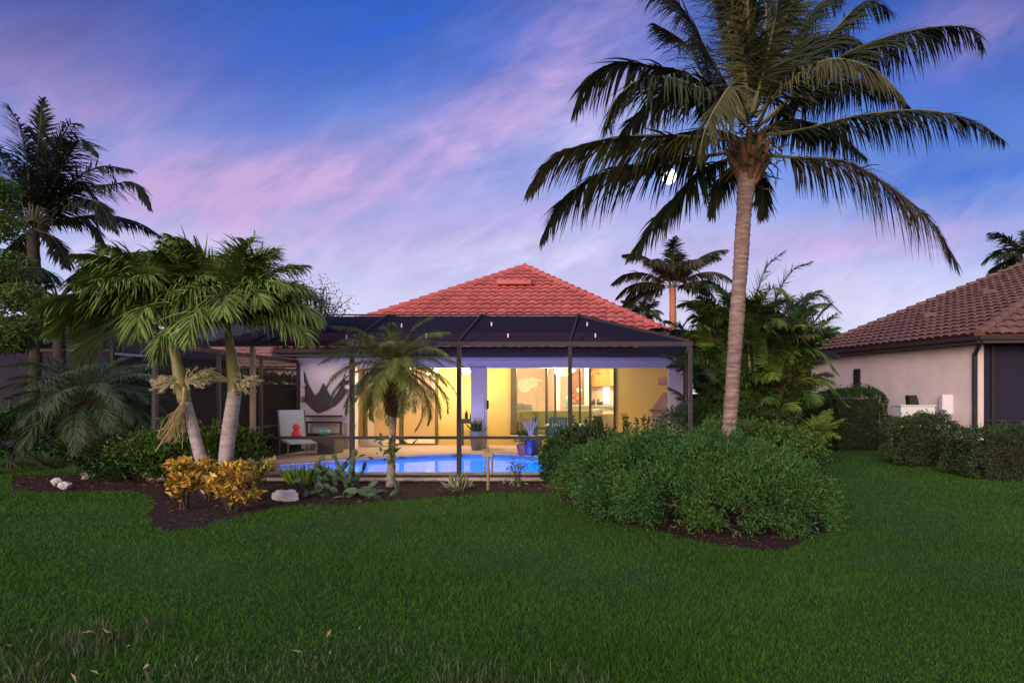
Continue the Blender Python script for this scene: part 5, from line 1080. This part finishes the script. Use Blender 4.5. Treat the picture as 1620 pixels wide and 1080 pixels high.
shrub('background_trees', 'dark mass of shrubs closing the view between the two houses', [L_(1110, 560, 640, 30, 60, 1.5), L_(1180, 550, 640, 31, 70, 1.5), L_(1250, 570, 640, 32, 70, 1.5), L_(1320, 580, 640, 34, 60, 1.5)], 9000, .28, .14, M['leaf_dark'], clumps=120, sig=.3).name = 'shrub'
# leafy tree reaching in at the edge, bare tree behind the roof
t_ = thing('leafy_tree', (cxp(-40, 13), 13, GZ), 'light green leafy tree leaning in at the picture edge before the dark coconut', 'tree')
MB().tube(smooth_path([(cxp(-40, 13), 13, GZ), (cxp(-55, 13), 13, 1.8), (cxp(-30, 13), 13, 4.2), (cxp(-20, 13), 13, 5.6)], 16), np.linspace(.16, .05, 16), 9).build('trunk', M['trunk_dark'], t_, smooth=True)
b = MB(); bl = [(-8, 300, .45), (-5, 360, .5), (5, 420, .6), (-10, 480, .65), (40, 470, .5), (30, 520, .45), (75, 490, .35), (-40, 330, .8), (-60, 430, .9), (12, 540, .45)]
for u, v, r_ in bl:
    n = 1500; c_ = P(u, v, 13 + rng.uniform(-.3, .3)); leaves(b, c_ + nz(rng.normal(size=(n, 3))) * (rng.uniform(0, 1, (n, 1)) ** .4) * r_ * (1, 1, .6), nz(rng.normal(size=(n, 3)) + (0, 0, .2)), rng.uniform(.06, .12, n), .035)
b.build('crown', M['leaf_mid'], t_)
t_ = thing('bare_tree', (cxp(508, 30), 30, GZ), 'thin half bare tree twigging above the far pale roof', 'tree'); tb = MB(); lb = MB(); c0 = P(505, 520, 30)
tb.tube([(cxp(508, 30), 30, GZ), c0], [.16, .09], 7)
for k in range(60):
    e_ = P(rng.normal(503, 22), rng.uniform(446, 505), 30 + rng.normal(0, .6)); mid = c0 * .5 + e_ * .5 + rng.normal(0, .15, 3); tb.tube(smooth_path([c0, mid, e_], 6), np.linspace(.035, .008, 6), 4, cap=False)
    n = 24 if e_[2] < 6.2 else 9; leaves(lb, e_ + rng.normal(0, .22, (n, 3)), rng.normal(size=(n, 3)), .12, .06)
tb.build('trunk', M['twig'], t_); lb.build('crown', M['leaf_dark'], t_)
# crotons
def croton(label, u, vt, vb, Y, ru, n, m_):
    g = np.array((cxp(u, Y), Y, GZ)); t_ = thing('croton', g, label, 'shrub', 'yellow leaved crotons'); zt = CAMZ - (vt - HZ) / FPX * Y; zb = CAMZ - (vb - HZ) / FPX * Y; r_ = ru / FPX * Y; b = MB(); sb = MB()
    ns = max(8, n // 26)
    for k in range(ns):
        d = rng.normal(size=3) * (.42, .42, 1); tp = np.array((g[0] + d[0] * r_, Y + d[1] * r_, rng.uniform(zb + (zt - zb) * .35, zt))); sb.tube(smooth_path([g + rng.normal(0, .03, 3) * (1, 1, 0), (g + tp) / 2 + (0, 0, -.03), tp], 6), np.linspace(.014, .007, 6), 5)
        q = 26; a = rng.uniform(0, 6.28, q); el = rng.uniform(-.2, 1.4, q); leaves(b, tp + rng.normal(0, .035, (q, 3)), np.stack([np.cos(a) * np.cos(el), np.sin(a) * np.cos(el), np.sin(el)], 1), rng.uniform(.08, .14, q), rng.uniform(.05, .075, q))
    b.build('foliage', M[m_], t_); sb.build('branches_or_core', M['twig'], t_)
croton('yellow orange croton in front of the leaning palm, the one with the reddest leaves', 291, 735, 808, 9.2, 25, 780, 'croton')
croton('golden croton bush at the foot of the upright Christmas palm', 367, 742, 815, 8.95, 25, 820, 'croton')
croton('dull green and yellow croton nearest the pool deck', 404, 736, 790, 9.9, 26, 460, 'croton_green')
croton('small yellow croton half hidden between the two palm trunks', 332, 733, 790, 10.0, 22, 380, 'croton')

# prickly pear with oval pads
g = G(540, 775); t_ = thing('prickly_pear', g, 'sprawling prickly pear cactus with oval grey green pads in the mulch', 'cactus')
def pad(c_, d, ln, wd, th=.02):
    d = nz(np.array(d, float)); s = nz(np.cross(d, nz(rng.normal(size=3) + (0, -1.5, .3)))); u_ = np.cross(s, d); V = []; k1 = 12
    for tt, hh in ((0, .0), (1, 1)):
        pass
    ringv = [(.18, 0)]
    ph = np.linspace(0, 2 * np.pi, k1, endpoint=False); v = []
    for sc, o2 in ((.55, -th), (1, -th * .4), (1, th * .4), (.55, th)):
        for a in ph: v.append(c_ + d * (ln / 2 + ln / 2 * sc * math.cos(a) * (1)) + s * (wd / 2 * sc * math.sin(a) * (1 - .18 * -math.cos(a))) + u_ * o2)
    f = [(i * k1 + j, i * k1 + (j + 1) % k1, (i + 1) * k1 + (j + 1) % k1, (i + 1) * k1 + j) for i in range(3) for j in range(k1)] + [tuple(range(k1))[::-1], tuple(range(3 * k1, 4 * k1))]
    b = MB(); b.add(v, f); b.build('pad', M['cactus'], t_); return c_ + d * ln * .95
for (u, v, n) in ((500, 780, 3), (520, 772, 4), (540, 770, 6), (552, 765, 6), (565, 778, 4), (585, 780, 4), (530, 785, 3), (560, 785, 3), (548, 752, 6), (600, 782, 2), (475, 770, 2), (515, 760, 4), (510, 786, 3), (545, 788, 3), (575, 768, 3), (590, 790, 2), (530, 765, 5), (560, 770, 5), (572, 785, 3), (490, 788, 2), (612, 786, 2), (550, 778, 5), (535, 780, 4)):
    c_ = G(u + rng.normal(0, 5), v); c_[2] += .02; d = np.array((rng.normal(0, .5), rng.normal(0, .4), .6 if n > 4 else .25))
    for k in range(min(n, 3)):
        ln = rng.uniform(.13, .21); c_ = pad(c_, d, ln, ln * rng.uniform(.5, .68)); d = nz(d + rng.normal(0, .55, 3) + (0, 0, .15 if n > 4 else -.05)); c_[2] = max(c_[2], GZ + .03)
for pth in ([(552, 765), (556, 735), (562, 712)], [(548, 760), (535, 735), (527, 718)], [(545, 762), (520, 745), (500, 732)], [(520, 760), (497, 738), (512, 722)]):
    q = [P(u, v, g[1] + .25) for u, v in pth]
    for a_, c2 in zip(q[:-1], q[1:]):
        m2 = (a_ + c2) / 2
        for s0, s1 in ((a_, m2), (m2, c2)): pad(s0, s1 - s0, np.linalg.norm(s1 - s0) * 1.12, .10)
def tuft(name, label, u, v, n, h, spread, m_, w=.022, cat='plant', zoff=0):
    g = G(u, v); t_ = MB(); a = rng.uniform(0, 6.28, n); rr_ = spread * np.sqrt(rng.uniform(0, 1, n)); pos = np.stack([g[0] + rr_ * np.cos(a), g[1] + rr_ * np.sin(a) * .6, np.full(n, GZ)], 1); d = np.stack([np.cos(a) * .45 * rr_ / spread, np.sin(a) * .45 * rr_ / spread, np.ones(n)], 1) + rng.normal(0, .14, (n, 3))
    leaves(t_, pos, d, h * rng.uniform(.6, 1.15, n), w, nref=nz(rng.normal(size=(n, 3)) * (1, 1, .1))); return t_.build(name, m_, None, label=label, cat=cat)
tuft('iris_clump', 'bright green grassy iris clump beside the prickly pear at the pool end', 492, 765, 190, .40, .42, M['leaf_lime'], .03)
tuft('spiky_agave', 'spiky grey green agave rosette in front of the flat white rock', 722, 778, 46, .34, .12, M['agave'], .035)
b = MB()
g = G(722, 777); n = 30; a = rng.uniform(0, 6.28, n); leaves(b, np.tile(g, (n, 1)), np.stack([np.cos(a), np.sin(a) * .7, rng.uniform(.25, .9, n)], 1), rng.uniform(.22, .42, n), .035); b.build('yucca', M['agave'], None, label='low splayed yucca leaves spreading under the spiky agave rosette', cat='plant')
def rock(u, v, r, sq, label, group=None, seed=0):
    g = G(u, v); bm = bmesh.new(); bmesh.ops.create_icosphere(bm, subdivisions=4, radius=1); rr_ = np.random.default_rng(seed)
    pl = [(nz(rr_.normal(size=3)), rr_.uniform(.45, .8)) for _ in range(11)]
    for vv in bm.verts:
        p = np.array(vv.co)
        for n_v, d in pl:
            o = p @ n_v - d
            if o > 0: p = p - n_v * o * .92
        p = p * (1 + .07 * math.sin(p[0] * 7 + seed) * math.sin(p[1] * 6 + p[2] * 5) + .03 * math.sin(p[2] * 19 + p[0] * 13)); vv.co = p * np.array(sq) * r
    me = bpy.data.meshes.new('rock'); bm.to_mesh(me); bm.free(); me.materials.append(M['rock']); o = bpy.data.objects.new('rock', me); COL.objects.link(o); o.location = (g[0], g[1], GZ + r * sq[2] * .45); props(o, label, 'rock', group)
rock(455, 791, .19, (1.25, .9, .75), 'largest pale boulder lying on the mulch near the lawn edge', seed=3)
rock(103, 774, .12, (1.2, .9, .8), 'white rock in front of its partner near the teal pygmy palm', seed=5)
rock(91, 768, .11, (1, .9, .95), 'white rock behind its partner near the teal pygmy palm', seed=8)
rock(654, 757, .09, (1.3, .8, .8), 'small white rock against the deck edge right of the centre pygmy palm', seed=9)
rock(733, 768, .16, (1.5, .8, .62), 'flat white rock behind the spiky agave', seed=12)
rock(436, 788, .045, (1.2, .8, .7), 'pebble sized pale stone beside the largest boulder', seed=15)
# wooden stake and the young staked plant
g = G(772, 775); t_ = thing('wooden_stake', g, 'weathered wooden stakes tied together upright in the mulch before the pool', 'stake')
Yq = g[1]
for (u0, v0, u1, v1, w) in ((772, 776, 771, 706, .05), (766, 748, 768, 714, .03), (778, 748, 777, 714, .035)):
    prim('stick', t_, M['stake'], lambda b: b.tube(smooth_path([P(u0, v0 + 2, Yq), P((u0 + u1) / 2 + 1, (v0 + v1) / 2, Yq - .02), P(u1, v1, Yq)], 8), np.linspace(w * .55, w * .42, 8), 7))
prim('tie', t_, M['straw'], lambda b: b.box(P(764, 0, Yq)[0], P(780, 0, Yq)[0], Yq - .035, Yq + .03, P(0, 722, Yq)[2], P(0, 716, Yq)[2]))
g = G(818, 770); t_ = thing('sapling', g, 'young twiggy plant with few leaves beside the wooden stakes', 'plant'); sb = MB(); b = MB()
for k in range(9):
    tp = P(818 + rng.normal(0, 11), rng.uniform(728, 745), g[1] + rng.normal(0, .06)); sb.tube(smooth_path([g, (g + tp) / 2 + rng.normal(0, .03, 3), tp], 6), np.linspace(.008, .004, 6), 4); n = 9; leaves(b, tp + rng.normal(0, .05, (n, 3)), rng.normal(size=(n, 3)), .08, .03)
n = 40; leaves(b, g + rng.normal(0, .09, (n, 3)) * (1, 1, .6) + (0, 0, .1), rng.normal(size=(n, 3)) + (0, 0, .6), .09, .03); sb.build('stems', M['twig'], t_); b.build('foliage', M['agave'], t_)

# ------------------------------------------------------------------ mulch bed and grass
mp = [(20, 772), (70, 778), (130, 778), (200, 777), (235, 783), (245, 797), (236, 815), (236, 830), (262, 838), (300, 838), (345, 826), (400, 812), (470, 799), (540, 798), (600, 793), (700, 785), (790, 780), (855, 779), (885, 788), (915, 806), (960, 822), (1030, 838), (1100, 855), (1170, 868), (1235, 868), (1290, 848), (1318, 825), (1318, 790), (1305, 745), (1290, 715), (1270, 695), (1210, 688), (1120, 690)]
bed = G2(mp) + [(1.6, 17.8), (1.36, 17.8), (1.36, FY - .09), (DX0 - .1, FY - .09), (DX0 - .1, 18.5), (-11.2, 18.5), (-11.2, 13.2), tuple(G(20, 752)[:2])]
bedp = smooth_path([(x, y, 0) for x, y in bed[:len(mp)]], 160)[:, :2]; bedp = bedp + rng.normal(0, .022, bedp.shape); bed = [tuple(map(float, q)) for q in bedp] + bed[len(mp):]
sheet('mulch_bed', bed, [], -.060, M['mulch'], kind='structure')
n = 30000; bx = np.array(bed); xy = np.stack([rng.uniform(bx[:, 0].min(), 5, n), rng.uniform(6.3, 13.5, n)], 1); xy = xy[inside(bed, xy[:, 0], xy[:, 1])]; n = len(xy); b = MB()
leaves(b, np.stack([xy[:, 0], xy[:, 1], rng.uniform(-.062, -.04, n)], 1), nz(rng.normal(size=(n, 3)) * (1, 1, .3)), rng.uniform(.03, .09, n), rng.uniform(.008, .02, n)); b.build('mulch_chips', M['chips'], None, kind='stuff', label='dark reddish bark chips covering the planting bed', cat='mulch')
n = 170; xy2 = xy[rng.integers(0, len(xy), n)]; b = MB(); leaves(b, np.stack([xy2[:, 0], xy2[:, 1], np.full(n, -.035)], 1), nz(rng.normal(size=(n, 3)) * (1, 1, .25)), rng.uniform(.03, .10, n), rng.uniform(.02, .04, n)); b.build('leaf_litter', M['dead'], None, kind='stuff', label='dry tan leaves scattered over the dark bark mulch', cat='leaves')
def blades(name, n, yr, h, w, m_, label, cat, power=1.0, xr=None, mask=None, seg=2, lean=.7):
    y = yr[0] * (yr[1] / yr[0]) ** rng.uniform(0, 1, n); xl = -1.06 * y - .8; xh = .68 * y + .8
    x = xl + (xh - xl) * rng.uniform(0, 1, n)
    k = ~inside(bed, x, y) & ~((x > DX0 - .15) & (x < DX1 + .15) & (y > FY - .1)) & ~((x > LX0 - .3) & (x < LX1 + .2) & (y > HY - .3))
    if mask is not None: k &= mask(x, y)
    x, y = x[k], y[k]; n = len(x); a = rng.uniform(0, 6.28, n); hh = h * rng.uniform(.45, 1.25, n) * (.8 + .35 * np.sin(x * 1.7 + 2 * np.sin(y)) * np.sin(y * 1.3)); lx, ly = rng.normal(0, lean, n) * hh, rng.normal(0, lean, n) * hh
    ww = w * np.maximum(1, y / 6.5); dx_, dy_ = np.cos(a) * ww / 2, np.sin(a) * ww / 2; z0 = np.full(n, -.067); V = np.stack([np.stack([x - dx_, y - dy_, z0], 1), np.stack([x + dx_, y + dy_, z0], 1), np.stack([x + dx_ * .8 + lx * .35, y + dy_ * .8 + ly * .35, z0 + hh * .6], 1), np.stack([x - dx_ * .8 + lx * .35, y - dy_ * .8 + ly * .35, z0 + hh * .6], 1), np.stack([x + lx, y + ly, z0 + hh], 1)], 1).reshape(-1, 3)
    i = np.arange(n)[:, None] * 5; b = MB(); b.add(V, i + [[0, 1, 2, 3]]); b.add(np.zeros((0, 3)), np.zeros((0, 3), int)) if False else None
    b.F.append(i + [[3, 2, 4]]); b.M.append((n, 0)); return b.build(name, m_, None, kind='stuff', label=label, cat=cat)
blades('lawn_grass', 520000, (3.1, 25.0), .042, .0045, M['grass'], 'short dense green grass covering the whole lawn', 'grass')
blades('rough_grass', 26000, (3.1, 5.2), .12, .005, M['weed'], 'long rough weedy grass at the near corner of the lawn', 'grass', mask=lambda x, y: (rng.uniform(0, 1, len(x)) < np.clip((4.75 - .16 * (x + 4.5).clip(0, 9) - .05 * (x + 1).clip(0, 9) ** 2 + .2 * np.sin(x * 3) - y) * 1.6, 0, 1) * (x < -.6 + .5 * np.sin(y * 4)) * np.clip(.55 + .6 * np.sin(x * 2.3 + y * 3) * np.sin(x * 5.1 - y * 2), .08, 1)) , lean=.35)
b = MB(); n = 26; x = rng.uniform(-4.6, -1.6, n); y = rng.uniform(3.4, 4.2, n); leaves(b, np.stack([x, y, rng.uniform(-.05, .12, n)], 1), nz(rng.normal(size=(n, 3)) + (0, 0, .4)), rng.uniform(.03, .08, n), .02); b.build('fallen_leaves', M['straw'], None, kind='stuff', label='pale dry leaves caught in the rough weedy grass', cat='leaves')
